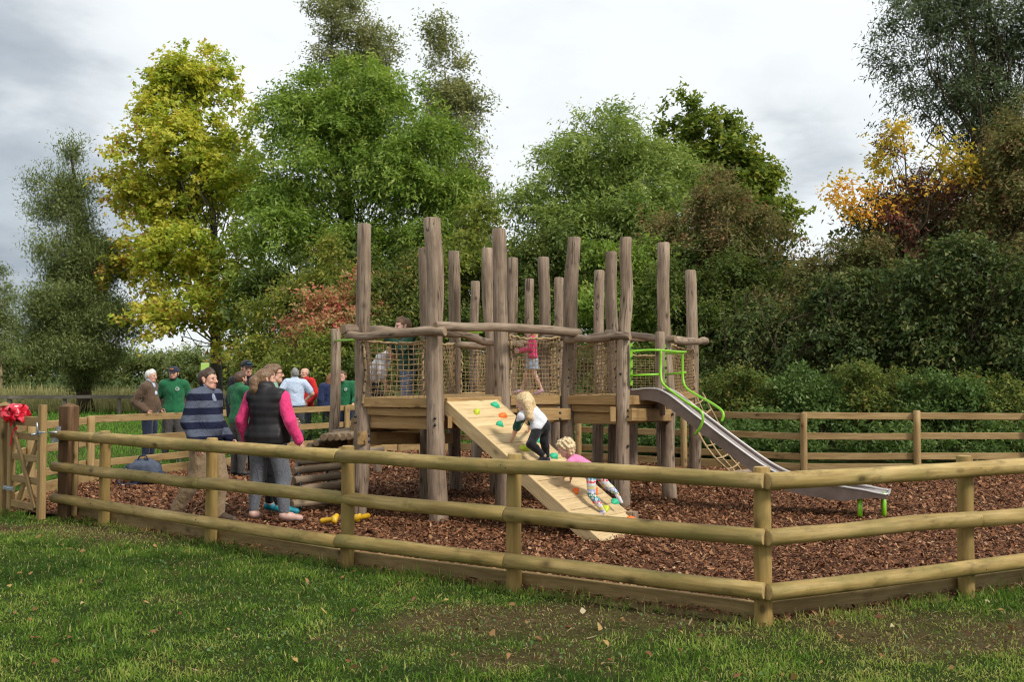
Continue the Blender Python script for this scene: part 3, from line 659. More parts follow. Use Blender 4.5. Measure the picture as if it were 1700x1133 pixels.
pnet('14', '12', 2.12, 1.42, 18, 14, seed=9, sag=.1)
pnet('18', '8', 2.12, 1.42, 18, 14, seed=10, sag=.08, mess=.012)
pnet('6', '7', 2.12, 1.42, 20, 14, seed=11, sag=.05)
pnet('11', '14', 2.05, 1.42, 18, 14, seed=12, sag=.08, mess=.012)
pnet('18', '7', 2.05, 1.42, 20, 14, seed=13, sag=.05)
# green grab bars between the posts
def bar(pts, r=.021, n=6, name='grab_bar', par=frame):
    mb = MB(); mb.tube(bezier(pts, n) if len(pts) > 2 else pts, r, 10); return mb.obj(name, M_GREEN, par)
bar([at(556, 566, 14.45), at(600, 564, 13.4)], .016); bar([at(700, 552, 14.4), at(800, 552, 15.4)], .016)
# climbing ramp
RT0 = V((-.76, 11.52, 1.375)); rdir = V((.775, -.632, 0)).normalized(); rw = V((-rdir.y, rdir.x, 0)); RWD = .90; RL = 2.16; RB = -.012
def rp(s, w_, o=0.0):      # s 0..1 down the slope, w_ 0..1 across, o out of the face
    base = lerp(RT0, V((RT0.x + rdir.x*RL, RT0.y + rdir.y*RL, RB)), s) + rw*(w_*RWD); sl_ = (rdir*RL + V((0, 0, RB - RT0.z))).normalized()
    return base + sl_.cross(rw).normalized()*-o*(-1 if sl_.cross(rw).z > 0 else 1)
rs = (rp(1, 0) - rp(0, 0)).normalized(); rn = rs.cross(rw).normalized()
if rn.z < 0: rn = -rn
rampP = put('climbing_ramp', None, frame, Matrix.Translation(RT0))
nP = 15
for i in range(nP):
    c0, c1 = (i + .015)/nP, (i + .985)/nP; cm = (c0 + c1)/2
    wd = (c1 - c0)*(rp(1, 0) - rp(0, 0)).length
    dz = rnd.uniform(-.002, .002)
    if i == 0: pass
    board('plank', rp(cm, .035, dz), rp(cm, .965, dz), wd, .034, M_RAMP, rampP, up=rn, bev=.004)
for w_ in (0.015, .985): board('stringer', rp(0.0, w_, -.055), rp(.995, w_, -.055), .045, .15, M_RAMP, rampP, up=rn)
mbx = [(.10, .30, 'y'), (.05, .80, 'g'), (.135, .72, 'o'), (.20, .47, 'g'), (.335, .86, 'g'), (.385, .42, 'y'), (.46, .80, 'g'), (.535, .66, 'o'), (.56, .95, 'y'), (.70, .48, 'o'), (.72, .82, 'o'), (.83, .66, 'y'), (.80, .97, 'g'), (.92, .9, 'o')]
HM = {'y': plain('lime_hold', (.50, .58, .03), .5, .4), 'g': plain('green_hold', (.02, .42, .22), .5, .4), 'o': plain('orange_hold', (.80, .15, .02), .5, .4)}
for s_, w_, c in mbx:
    r_ = random.Random(int(s_*1000)); c0 = rp(s_, w_, .017); mb = MB(); sx, sy, h = r_.uniform(.045, .07), r_.uniform(.03, .045), r_.uniform(.035, .05); rot = r_.uniform(0, 3); vs = []
    for j, (q, hh) in enumerate(((1, 0), (.98, .3), (.72, .75), (.35, 1.0))):
        for k in range(9):
            th = 2*math.pi*k/9; lump = 1 + .22*math.sin(3*th + rot*2) + r_.uniform(-.08, .08); x, y = sx*q*lump*math.cos(th), sy*q*lump*math.sin(th)
            vs.append(c0 + rs*(x*math.cos(rot) - y*math.sin(rot)) + rw*(x*math.sin(rot) + y*math.cos(rot)) + rn*(hh*h*(1 + .25*math.sin(th + rot))))
    fs = [(j*9 + k, j*9 + (k+1) % 9, (j+1)*9 + (k+1) % 9, (j+1)*9 + k) for j in range(3) for k in range(9)] + [tuple(27 + k for k in range(9))]
    mb.add(vs, fs, 0, True); o = mb.obj('climbing_hold', HM[c], rampP); o['label'] = {'y': 'lime yellow', 'g': 'green', 'o': 'orange'}[c] + ' climbing hold'
log('log_stump', at(977, 905, 10.55) , rp(.80, .18, -.09), .075, .07, LG, rampP, 14, 5, .004, .02)
# slide
SA = V((1.74, 13.06, 0)); SB = V((4.44, 11.80, 0)); sdir = (SB - SA).normalized(); sw = V((-sdir.y, sdir.x, 0)); SL = (SB - SA).length
prof = bezier([V((-.12, 0, 1.47)), V((.14, 0, 1.47)), V((.36, 0, 1.40)), V((.7, 0, 1.15)), V((1.2, 0, .78)), V((1.62, 0, .50)), V((1.95, 0, .375)), V((2.4, 0, .32)), V((2.75, 0, .31)), V((SL, 0, .285))], 6)
def sp(q, w_, o=0.0): return SA + sdir*q.x + sw*w_ + V((0, 0, q.z + o))
slide = put('slide', None, frame, Matrix.Translation(SA))
hw = .235
mb = MB(); n = len(prof); sec = [-hw, -hw+.03, -.1, .0, .1, hw-.03, hw]; oz = [.012, -.004, -.008, -.009, -.008, -.004, .012]
mb.add([sp(q, w_, o) for q in prof for w_, o in zip(sec, oz)], [(i*7 + k, i*7 + k + 1, i*7 + 8 + k, i*7 + 7 + k) for i in range(n-1) for k in range(6)], 0, True)
sp_M = axis_matrix(SA + V((0, 0, 1.4)), SB + V((0, 0, .3)))
mb.obj('chute', M_STEEL, slide, sp_M)
M_SIDE, t, b = newmat('slide_side', .5, .4, .15); vec, r, raw = objvec(t); setc(t, b, ramp(t, noise(t, raw, 6, 4), [(.3, (.105, .074, .060)), (.7, (.175, .13, .11))]))  # steel sides; the brown reflection of the bark is put into the colour
for sg in (-1, 1):
    mb = MB(); vs = []
    for q in prof:
        e = max(.25, min(1, (SL - q.x)/.5)); f0 = max(.35, min(1, (q.x + .25)/.5)); hi, lo = .055*e*f0, -.105*min(1, e + .1)
        for w_, o in ((hw, lo), (hw + .012, lo), (hw + .012, hi), (hw, hi)): vs.append(sp(q, sg*w_, o))
    fs = [(i*4 + k, i*4 + (k+1) % 4, i*4 + 4 + (k+1) % 4, i*4 + 4 + k) for i in range(n-1) for k in range(4)] + [(0, 1, 2, 3), tuple((n-1)*4 + k for k in (3, 2, 1, 0))]
    mb.add(vs, fs, 0, False); mb.obj('side_wall', M_SIDE, slide, sp_M)
    mb = MB(); mb.tube([sp(q, sg*(hw + .004), .055*max(.25, min(1, (SL - q.x)/.5))*max(.35, min(1, (q.x + .25)/.5)) + .006) for q in prof], .014, 8); mb.obj('rim', M_STEEL, slide)
    q = prof[-6]; mb = MB(); mb.tube([sp(V((q.x + .12*sg, 0, -.1)), sg*.15), sp(V((q.x + .12*sg, 0, .29)), sg*.15)], .030, 12); mb.obj('support_leg', M_GREEN, slide)
q = prof[-1]; mb = MB(); mb.tube([sp(q, -hw - .01, .03), sp(q, -.1, .0), sp(q, .1, .0), sp(q, hw + .01, .03)], .014, 8); mb.obj('end_lip', M_STEEL, slide)
# handrails of the slide
for o in (-1, 1):
    dd = 12.45 if o < 0 else 13.15
    if o < 0:
        pts = [at(1097, 583, 12.5), at(1097, 604, 12.5), at(1097, 624, 12.45), at(1101, 638, 12.4), at(1120, 654, 12.25), at(1146, 672, 12.05), at(1163, 683, 11.95), at(1167, 696, 11.92), at(1162, 711, 11.94), at(1154, 722, 12.0)]
        cross = [[at(1047, 624, 12.5), at(1098, 622, 12.47)], [at(1047, 584, 12.52), at(1072, 582, 12.5), at(1098, 582, 12.5), at(1120, 584, 12.9), at(1139, 585, 13.25)]]
        plate = [at(1048, 570, 12.52), at(1048, 640, 12.52)]
    else:
        pts = [at(1133, 585, 13.2), at(1133, 606, 13.2), at(1134, 630, 13.18), at(1139, 644, 13.1), at(1156, 656, 12.95), at(1180, 669, 12.75), at(1197, 681, 12.6), at(1201, 690, 12.55), at(1198, 700, 12.55)]
        cross = [[at(1104, 622, 13.4), at(1139, 619, 13.2)], [at(1104, 587, 13.4), at(1134, 586, 13.2)]]
        plate = [at(1104, 573, 13.45), at(1104, 636, 13.45)]
    hr = bar(pts, .0165, 6, 'handrail', frame)
    for c in cross: bar(c, .015, 5, 'crossbar', hr)
    mb = MB(); mb.box((plate[0] + plate[1])/2, (.03, .035, (plate[0] - plate[1]).length)); mb.obj('fixing_plate', M_GREEN, hr)
    for k in range(4):
        p = lerp(plate[0], plate[1], (k + .4)/4); mb = MB(); mb.tube([p + V((0, -.03, 0)), p + V((.02, -.035, 0))], .014, 6); mb.obj('bolt', M_BLACK, hr)
# rope scramble net down from the rear deck
cn = put('scramble_net', None, frame, Matrix.Translation(at(1180, 700, 16.4)))
La_, Lb_ = [at(1136, 662, 16.6), at(1152, 705, 16.3), at(1180, 752, 15.9), at(1216, 788, 15.5)], [at(1166, 652, 17.0), at(1186, 690, 17.0), at(1212, 735, 16.9), at(1238, 772, 16.8)]
for t_ in (0, .33, .67, 1):
    mb = MB(); mb.tube(bezier([lerp(p, q, t_) + V((0, 0, -.05*math.sin(math.pi*t_))) for p, q in zip(La_, Lb_)], 6), .015, 7, twist=60, lobes=2); mb.obj('rope', M_ROPE, cn)
LA, LB = bezier(La_, 4), bezier(Lb_, 4)
for i in range(1, len(LA), 2):
    mb = MB(); mb.tube([LA[i], lerp(LA[i], LB[i], .33) + V((0, 0, -.04)), lerp(LA[i], LB[i], .67) + V((0, 0, -.045)), LB[i]], .014, 7, twist=60, lobes=2); mb.obj('rope', M_ROPE, cn)
log('log', at(1206, 792, 15.4), at(1246, 784, 16.9), .06, .06, LG, cn, 14, 6)
# log ladder on the left of the tower
ll = put('log_ladder', None, frame, Matrix.Translation(xat(545, 12.5)))
LL = [M_RAIL, M_RAILEND]
M_RUNG = timber('log_rung', (.16, .11, .07), (.27, .20, .13), (.38, .29, .19), grain=22, stain=.3)
RG = [M_RUNG, M_LOGEND]
for (u0, v0, d0, u1, v1, d1) in ((484, 838, 12.0, 577, 829, 12.7), (500, 814, 12.15, 590, 803, 12.9), (488, 799, 12.35, 590, 788, 13.1), (487, 783, 12.55, 592, 772, 13.3), (493, 768, 12.75, 592, 758, 13.5)):
    log('log_rung', at(u0, v0, d0), at(u1, v1, d1), .052, .05, RG, ll, 14, 6, .005, .02, chamfer=.006)
for (u0, v0, d0, u1, v1, d1) in ((513, 742, 12.9, 600, 733, 14.0), (525, 736, 12.85, 606, 722, 14.3), (537, 727, 12.7, 600, 716, 14.3), (548, 727, 12.75, 612, 715, 14.4), (558, 726.5, 12.8, 624, 715, 14.5), (568, 726, 12.85, 634, 714, 14.5), (579, 725.5, 12.9, 645, 713, 14.5), (590, 725, 12.95, 652, 713, 14.5)):
    log('log_rung', at(u0, v0, d0), at(u1, v1, d1), .050, .048, RG, ll, 14, 6, .004, .02, chamfer=.006)
log('log_rung', at(553, 719, 14.0), at(600, 712, 14.2), .045, .045, LG, ll, 14, 6, .005, .02)
for o in (0, .75):
    mb = MB(); mb.tube(bezier([at(500 + o*60, 845 - o*8, 12.05 + o*.6), at(498 + o*62, 800 - o*8, 12.4 + o*.6), at(494 + o*62, 775 - o*8, 12.7 + o*.6), at(506 + o*62, 748 - o*8, 12.9 + o*.7), at(532 + o*62, 736 - o*8, 12.95 + o*.8)], 5), .024, 8); mb.obj('support_cable', M_BLACK, ll)
# small loose timbers of the trail
def stump_beam(name, label, u, v, d, vt, w):
    p = at(u, v, d); p.z = -.1; q = at(u, vt, d); th = thing(name, label, 'balance post', (p.x, p.y, 0)); log('post', p, q, .075, .07, LG, th, 16, 6, .005, .02)
    if w: log('crossbar', q + V((-w*.75, -.02, .03)), q + V((w*.3, .04, .045)), .055, .05, LG, th, 14, 6, .006, .02)
stump_beam('balance_post', 'low log balance post with a log crossbar behind the climbing tower', 627, 776, 17.2, 752, .36)
stump_beam('log_stump', 'short grey log stump beside the foot of the climbing ramp', 1049, 872, 11.0, 850, 0)
# yellow plastic pieces on the bark
def ytool(label, u0, v0, u1, v1):
    a, b_ = gp(u0, v0, .07), gp(u1, v1, .10); th = thing('plastic_pipe', label, 'toy', V((a.x, a.y, 0)), 'yellow plastic pieces on the bark')
    d = (b_ - a).normalized(); mb = MB(); mb.tube([a, a + d*.01, lerp(a, b_, .75), b_ - d*.03, b_ - d*.008, b_], [.030, .033, .026, .034, .046, .038], 12); mb.obj('handle', M_YELLOW, th)
    n = d.cross(V((0, 0, 1))).normalized(); mb = MB(); mb.tube([b_ - n*.05 + V((0, 0, .03)), b_ - n*.047 + V((0, 0, .03)), b_ + n*.06 - V((0, 0, .03))], [.02, .03, .03], 10); mb.obj('end_grip', M_YELLOW, th)
ytool('yellow plastic pipe piece lying alone on the bark', 533, 866, 557, 862)
ytool('yellow plastic pipe piece lying against the foot of a tower post', 611, 857, 592, 861)
# rucksack by the left board fence
BP_ = gp(238, 803, .03); bag = thing('rucksack', 'navy blue rucksack slumped on the bark against the board fence', 'rucksack', BP_)
m_bag = plain('navy_nylon', (.022, .030, .055), .7, .3, 0, .3, 14); m_bag2 = plain('grey_blue_nylon', (.060, .075, .11), .7, .3, 0, .3, 14)
def blob(name, c, r, mat, parent, seed, flat=0, M=None):
    rr = random.Random(seed); vs, fs = [], []; nu, nv = 16, 10
    for i in range(nv + 1):
        ph = math.pi*i/nv
        for j in range(nu):
            th = 2*math.pi*j/nu; q = 1 + .09*math.sin(3*th + seed) + .07*math.sin(4*ph + 2*th + seed) + rr.uniform(-.03, .03)
            e = lambda x: math.copysign(abs(x)**.65, x)
            vs.append(V(c) + V((r[0]*q*e(math.sin(ph))*e(math.cos(th)), r[1]*q*e(math.sin(ph))*e(math.sin(th)), r[2]*q*e(math.cos(ph)))))
    fs = [(i*nu + j, i*nu + (j+1) % nu, (i+1)*nu + (j+1) % nu, (i+1)*nu + j) for i in range(nv) for j in range(nu)]
    mb = MB(); mb.add(vs, fs, 0, True); return mb.obj(name, mat, parent)
blob('bag_body', BP_ + V((0, 0, .17)), (.24, .15, .19), m_bag2, bag, 1); blob('front_pocket', BP_ + V((.05, -.14, .10)), (.19, .07, .10), m_bag, bag, 2); blob('side_pocket', BP_ + V((.26, -.03, .09)), (.10, .10, .09), m_bag, bag, 4)
mb = MB(); mb.tube(bezier([BP_ + V((-.08, -.02, .34)), BP_ + V((-.05, -.03, .41)), BP_ + V((.04, -.03, .42)), BP_ + V((.08, -.02, .35))], 6), .012, 8); mb.obj('carry_handle', m_bag, bag)
mb = MB(); mb.tube(bezier([BP_ + V((-.2, -.08, .3)), BP_ + V((-.3, -.18, .15)), BP_ + V((-.26, -.26, .02)), BP_ + V((.0, -.27, .02))], 6), .016, 8); mb.obj('shoulder_strap', m_bag, bag)
# ------------------------------------------------------------------ trees and shrubs
LD = 1.0; LEAVES = [0]
def unit(a): return a/np.maximum(np.linalg.norm(a, axis=1), 1e-9)[:, None]
def foliage(r, lobes, n, leaf, per=55, tw=.55, droop=.25, up=.35, shell=.45, spread=.6, twigs=6, tintf=None, hang=0.3, aspect=.5, lo=-.75, clumpvar=.5, nb_=None, bough=1.0, lai=10):
    """leaves along twigs that spring from clumps spread through the crown's lobes"""
    n = int(n*LD); leaf *= .84; A = sum(math.pi*l[1][0]*l[1][2] for l in lobes)*.62; n = int(min(n*1.7, lai*A/(.43*aspect*leaf*leaf))); K = max(6, n//per); LEAVES[0] += n
    boughs = []                                   # every lobe breaks up into boughs of its own, with gaps between
    for l in lobes:
        c, R_ = np.array(l[0], float), np.array(l[1], float); m = nb_ or (12 if R_.max() > 1.2 else 7)
        for _ in range(m):
            d = r.normal(0, 1, 3); d[2] += .25; d /= np.linalg.norm(d); f = (.24 + .34*r.random()**1.3)*bough
            boughs.append((c + d*R_*r.uniform(.45, 1.0), R_*np.array([f, f, f*.78]), l[2] if len(l) > 2 else 1))
    lobes = boughs
    C = np.array([l[0] for l in lobes], float); R = np.array([l[1] for l in lobes], float); W = np.array([l[2] if len(l) > 2 else 1 for l in lobes])*np.prod(R, 1)**.72; W /= W.sum()
    li = r.choice(len(lobes), K, p=W); d = unit(r.normal(0, 1, (K, 3))); fl = d[:, 2] < lo; d[fl, 2] *= -1
    rad = shell + (1 - shell)*r.random(K)**.6; rad *= 1 + r.normal(0, .10, K); far_ = r.random(K) < .14; rad[far_] *= r.uniform(1.1, 1.45, far_.sum())
    cp = C[li] + d*R[li]*rad[:, None]
    cp[:, 2] = np.maximum(cp[:, 2], .25)
    out = unit(d/R[li]*R[li].min(1)[:, None] + np.array([0, 0, up]))
    ct = r.random(K)
    T = K*twigs; ti = np.repeat(np.arange(K), twigs)
    td = unit(out[ti]*.8 + r.normal(0, spread, (T, 3)) + np.array([0, 0, up*.4])); tl = tw*r.uniform(.45, 1.25, T)
    # crowded leaves on every twig
    L = r.integers(0, T, n); s = r.random(n)**.75
    P = cp[ti[L]] + td[L]*(s*tl[L])[:, None] + r.normal(0, tw*.09, (n, 3)); P[:, 2] -= droop*(s**2)*tl[L]
    side = unit(np.cross(td[L], r.normal(0, 1, (n, 3))))
    ax = unit(td[L]*.55 + side*.8 + np.array([0, 0, -1])*hang + r.normal(0, .25, (n, 3)))
    nm = unit(np.array([0, 0, .75]) + out[ti[L]]*.45 + r.normal(0, .55, (n, 3))); wv = unit(np.cross(ax, nm))
    sz = leaf*r.uniform(.55, 1.3, n); a = ax*sz[:, None]; b_ = wv*(sz*aspect*.5)[:, None]; nn = np.cross(wv, ax)*(sz*.10)[:, None]
    P[:, 2] = np.maximum(P[:, 2], .04)
    vv = np.stack([P - b_*.9, P + a*.35 + b_*1.25 + nn, P + a], 1).reshape(-1, 3)
    tint = clumpvar*ct[ti[L]] + (1 - clumpvar)*r.random(n)
    if tintf is not None: tint = tintf(P, tint, r)
    return vv, np.repeat(np.clip(tint, 0, 1), 3), cp
def limbs(r, base, top, r0, cps, nb, h0=.2, bend=.12, seg=6, stems=1, rmin=.012, rb=.30):
    """trunk(s) from base to top and limbs out to some of the clumps"""
    mb = MB(); base, top = V(base), V(top); rr = random.Random(int(r.integers(1 << 30)))
    H = (top - base).length; trunks = []
    for s in range(stems):
        tp = top + (V((rr.gauss(0, 1), rr.gauss(0, 1), 0))*H*.16 if stems > 1 else V((0, 0, 0))); bs = base + (V((rr.gauss(0, .12), rr.gauss(0, .12), 0)) if stems > 1 else V((0, 0, 0)))
        pts = bezier([bs + V((0, 0, -.2))] + [lerp(bs, tp, k/5) + V((rr.gauss(0, H*.012), rr.gauss(0, H*.012), 0)) for k in range(1, 5)] + [tp], 3)
        n = len(pts); k0 = r0/(stems**.5); rad = [k0*(1.25 if i == 0 else 1)*(1 - .88*(i/(n-1))**.8) for i in range(n)]
        mb.tube(pts, rad, 10 if stems == 1 else 7); trunks.append((pts, rad))
    sel = r.permutation(len(cps))[:nb]
    for q in sel:
        c = V(cps[q]); pts, rad = trunks[rr.randrange(len(trunks))]; n = len(pts)
        hz = max(h0, min(.92, (c.z - base.z)/H*rr.uniform(.45, .8))); i = int(hz*(n-1)); p0 = pts[i]; c = lerp(p0, c, .86); d = c - p0
        if d.length < .3: continue
        m1 = lerp(p0, c, .4) + V((rr.gauss(0, 1), rr.gauss(0, 1), rr.gauss(.3, .6)))*d.length*bend; m2 = lerp(p0, c, .75) + V((rr.gauss(0, 1), rr.gauss(0, 1), rr.gauss(.2, .5)))*d.length*bend*.7
        P = bezier([p0, m1, m2, c], 2); b0_ = max(rmin*1.5, min(rad[i]*.5, .55*rb*r0*(.35 + .65*d.length/H*2))); mb.tube(P, [max(rmin*.6, b0_*(1 - .85*k/(len(P)-1))) for k in range(len(P))], 5, cap=False)
    return mb
def lobe(u, v, d, ru, rv, rd=None, w_=1.0):
    k = d/FPX; c = at(u, v, d); return (tuple(c), (ru*k, rd if rd else ru*k, rv*k), w_)
TREEID = [100]
def tree(name, label, cat, lobes, n, leaf, lm, bm, base, top, r0, nb=40, group=None, seed=None, stems=1, h0=.2, bend=.12, rb=.30, rmin=.012, crown='crown', **kw):
    TREEID[0] += 1; r = np.random.default_rng(seed or TREEID[0])
    th = thing(name, label, cat, base, group)
    vv, tt, cp = foliage(r, lobes, n, leaf, **kw)
    off = np.array(base, float); me = arrays_mesh(crown, vv - off, 3, [lm], {'tint': tt})
    put(crown, me, th, Matrix.Translation(V(base)))
    mb = limbs(r, base, top, r0, cp, nb, h0, bend, stems=stems, rb=rb, rmin=rmin); mb.obj('trunk' if stems == 1 else 'stems', bm, th, Matrix.Translation(V(base)))
    return th
L_WW = leafmat('white_willow_leaf', [(0, (.026, .040, .016)), (.5, (.056, .075, .034)), (.85, (.10, .12, .060)), (1, (.16, .17, .09))], .28, .10)
B_GREY = barkmat('grey_bark', (.05, .042, .034), (.16, .135, .11)); B_BROWN = barkmat('brown_bark', (.035, .025, .017), (.12, .085, .055)); B_PALE = barkmat('pale_twig', (.12, .09, .05), (.30, .24, .14))
L_MAPLE = leafmat('maple_leaf', [(0, (.050, .085, .012)), (.3, (.120, .175, .022)), (.55, (.220, .260, .034)), (.78, (.37, .335, .055)), (.92, (.28, .175, .042)), (1, (.15, .070, .030))], .38)
L_ASH = leafmat('ash_leaf', [(0, (.036, .066, .012)), (.35, (.086, .138, .020)), (.7, (.155, .212, .036)), (1, (.25, .27, .07))], .36, .09)
L_ASH2 = leafmat('ash_leaf_pale', [(0, (.046, .078, .016)), (.35, (.105, .150, .031)), (.7, (.172, .215, .055)), (1, (.26, .28, .095))], .36, .09)
L_POP = leafmat('poplar_leaf', [(0, (.065, .080, .028)), (.5, (.13, .14, .050)), (.85, (.20, .20, .08)), (1, (.27, .25, .12))], .34, .10)
L_WIL = leafmat('willow_leaf', [(0, (.036, .055, .014)), (.45, (.084, .108, .032)), (.8, (.140, .160, .056)), (1, (.21, .21, .09))], .3, .10)
L_SYC = leafmat('field_maple_leaf', [(0, (.036, .064, .010)), (.45, (.085, .120, .017)), (.8, (.155, .18, .028)), (1, (.24, .20, .038))], .34)
L_HAW = leafmat('hawthorn_leaf', [(0, (.028, .046, .012)), (.45, (.062, .085, .018)), (.75, (.115, .13, .030)), (.9, (.18, .15, .04)), (1, (.20, .07, .03))], .32)
L_HAWY = leafmat('hazel_leaf', [(0, (.045, .065, .014)), (.4, (.105, .13, .024)), (.75, (.19, .19, .036)), (.92, (.29, .24, .05)), (1, (.30, .12, .04))], .36)
L_RED = leafmat('dogwood_leaf', [(0, (.055, .075, .02)), (.3, (.15, .15, .05)), (.52, (.28, .19, .085)), (.75, (.32, .11, .075)), (1, (.30, .05, .05))], .34)
L_BRN = leafmat('russet_leaf', [(0, (.040, .052, .015)), (.4, (.088, .098, .030)), (.7, (.15, .112, .048)), (1, (.22, .095, .055))], .28)
L_PURP = leafmat('purple_leaf', [(0, (.036, .036, .016)), (.35, (.075, .055, .028)), (.7, (.14, .055, .042)), (1, (.21, .055, .045))], .28)
L_ORNG = leafmat('cherry_leaf', [(0, (.09, .10, .025)), (.3, (.22, .19, .03)), (.55, (.42, .30, .045)), (.8, (.40, .20, .035)), (1, (.28, .09, .03))], .42)
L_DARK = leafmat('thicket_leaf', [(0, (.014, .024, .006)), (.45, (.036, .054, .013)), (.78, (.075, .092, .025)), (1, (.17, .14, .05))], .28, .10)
L_NET = leafmat('nettle_leaf', [(0, (.028, .052, .012)), (.5, (.056, .095, .022)), (.85, (.095, .14, .036)), (1, (.17, .17, .07))], .32, .10)
L_REED = leafmat('dry_grass_stem', [(0, (.08, .10, .03)), (.5, (.19, .18, .075)), (1, (.34, .29, .14))], .3, .02)
def g0(u, d): return tuple(xat(u, d, 0))
def mapletint(P, t, r):
    k = (P[:, 0] - xat(180, 44).x)/(xat(440, 44).x - xat(180, 44).x); h = P[:, 2]/15
    low = np.clip(1 - h*2.1, 0, 1); left = np.clip(.42 - k, 0, 1)
    t = .34 + .53*t - .12*np.clip(k - .5, 0, 1)
    br = r.random(len(t)) < (.04 + .9*left*np.clip(1 - np.abs(h - .52)*2.2, 0, 1)*1.5 + .50*low)
    t[br] = r.uniform(.76, 1, br.sum()); return t
# yellow maple
tree('maple_tree', 'tall yellow autumn maple with green shading through it beside the lawn', 'tree',
     [lobe(320, 160, 44, 72, 62), lobe(360, 235, 44, 72, 70), lobe(290, 255, 43, 70, 68), lobe(340, 330, 43.5, 90, 62), lobe(250, 350, 43, 66, 60), lobe(380, 330, 44, 50, 60), lobe(300, 430, 42.5, 96, 48), lobe(390, 455, 42, 55, 50), lobe(245, 445, 43, 50, 50), lobe(330, 520, 41.5, 96, 42), lobe(255, 540, 41, 52, 40), lobe(395, 545, 41, 44, 44), lobe(275, 180, 44, 40, 40)],
     78000, .235, L_MAPLE, B_GREY, g0(362, 44), at(325, 130, 44), .30, 60, per=70, tw=.85, up=.5, shell=.5, spread=.55, tintf=mapletint, aspect=.85, hang=.5, lai=14, bough=1.0)
# ash in the middle
tree('ash_tree', 'broad green ash towering behind the left of the climbing frame', 'tree',
     [lobe(560, 165, 42, 92, 62), lobe(640, 200, 42, 96, 70), lobe(490, 210, 42, 62, 66), lobe(700, 270, 41, 74, 74), lobe(580, 280, 41, 110, 70), lobe(490, 310, 41, 66, 60), lobe(650, 350, 40.5, 96, 62), lobe(730, 350, 40.5, 46, 60), lobe(480, 400, 39.5, 74, 46), lobe(570, 420, 39.5, 80, 50), lobe(680, 430, 39.5, 72, 46), lobe(450, 350, 40, 50, 50), lobe(420, 430, 39, 50, 40)],
     100000, .26, L_ASH, B_GREY, g0(590, 42), at(580, 150, 42), .34, 80, per=55, tw=1.0, droop=.4, up=.5, shell=.35, spread=.6, aspect=.34, hang=.55, bend=.10, lai=12)
# poplars beyond it
G_POP = 'poplars rising behind the broad ash'
for lab, lb, top in (('tall olive poplar leaning up out of the top of the photo behind the broad ash', [lobe(545, 20, 60, 34, 60), lobe(585, 55, 60, 44, 55), lobe(625, 95, 60, 40, 50), lobe(560, 100, 60, 50, 40), lobe(530, -30, 60, 28, 40)], (540, -40)),
                     ('narrow olive poplar standing apart on the other side of the broad ash', [lobe(725, 80, 58, 26, 45), lobe(738, 140, 58, 42, 50), lobe(760, 205, 58, 46, 50), lobe(765, 280, 58, 40, 60), lobe(735, 230, 58, 40, 60), lobe(785, 350, 58, 36, 50), lobe(790, 420, 56, 40, 50)], (728, 40))):
    c = lb[0]; tree('poplar_tree', lab, 'tree', lb, 26000, .25, L_POP, B_GREY, g0(top[0] + 30, 59), at(top[0] + 10, top[1] + 70, 59), .24, 30, G_POP, per=34, tw=1.3, up=1.2, lai=8.5, shell=.2, spread=.5, aspect=.5, hang=.3)
# willow at the left
tree('willow_tree', 'dark grey-green willow with feathery top over an ivy-covered trunk', 'tree',
     [lobe(118, 282, 44, 15, 36), lobe(122, 330, 44, 24, 40), lobe(66, 325, 44, 15, 40, None, .6), lobe(78, 375, 44, 24, 34, None, .7), lobe(128, 390, 43.5, 34, 40), lobe(118, 450, 43, 50, 46), lobe(155, 480, 43, 42, 50), lobe(125, 530, 42, 66, 46), lobe(95, 590, 42, 52, 34), lobe(165, 575, 42, 50, 44), lobe(135, 615, 42, 72, 28), lobe(145, 655, 43.5, 20, 24, .6, 3)],
     80000, .19, L_WIL, B_BROWN, g0(144, 44), at(118, 260, 44), .36, 80, per=40, tw=1.15, up=1.1, shell=.25, spread=.38, aspect=.28, hang=-.15, droop=.05, lai=17)
tree('birch_tree', 'thin pale tree at the very edge of the field', 'tree', [lobe(-5, 500, 60, 24, 50), lobe(5, 560, 60, 26, 40)], 8000, .2, L_WIL, B_PALE, g0(0, 60), at(0, 450, 60), .12, 26, per=40, tw=.8, up=.6, aspect=.4)
# second ash and field maple on the right of the middle
tree('ash_tree', 'rounded pale green ash beyond the middle posts of the climbing frame', 'tree',
     [lobe(1010, 250, 38, 86, 60), lobe(940, 280, 38, 66, 62), lobe(1080, 290, 38, 70, 72), lobe(900, 340, 37, 56, 50), lobe(1010, 340, 37, 90, 62), lobe(1110, 360, 37, 60, 56), lobe(930, 390, 36.5, 80, 40), lobe(1040, 400, 36.5, 90, 44), lobe(880, 370, 37, 36, 40)],
     78000, .24, L_ASH2, B_GREY, g0(1010, 38), at(1020, 210, 38), .26, 80, per=50, tw=.95, droop=.4, up=.5, shell=.35, spread=.6, aspect=.34, hang=.5)
tree('field_maple_tree', 'dark olive-green maple looking over the shoulder of the rounded pale ash', 'tree',
     [lobe(1130, 200, 42, 40, 36), lobe(1180, 240, 42, 60, 50), lobe(1220, 300, 42, 50, 60), lobe(1200, 350, 42, 76, 60), lobe(1260, 370, 41, 44, 50), lobe(1150, 300, 42, 70, 60), lobe(1270, 430, 41, 44, 40), lobe(1220, 430, 41, 70, 50)],
     52000, .24, L_SYC, B_BROWN, g0(1190, 42), at(1150, 190, 42), .26, 40, per=60, lai=16, tw=.8, up=.5, shell=.5, aspect=.85, hang=.5)
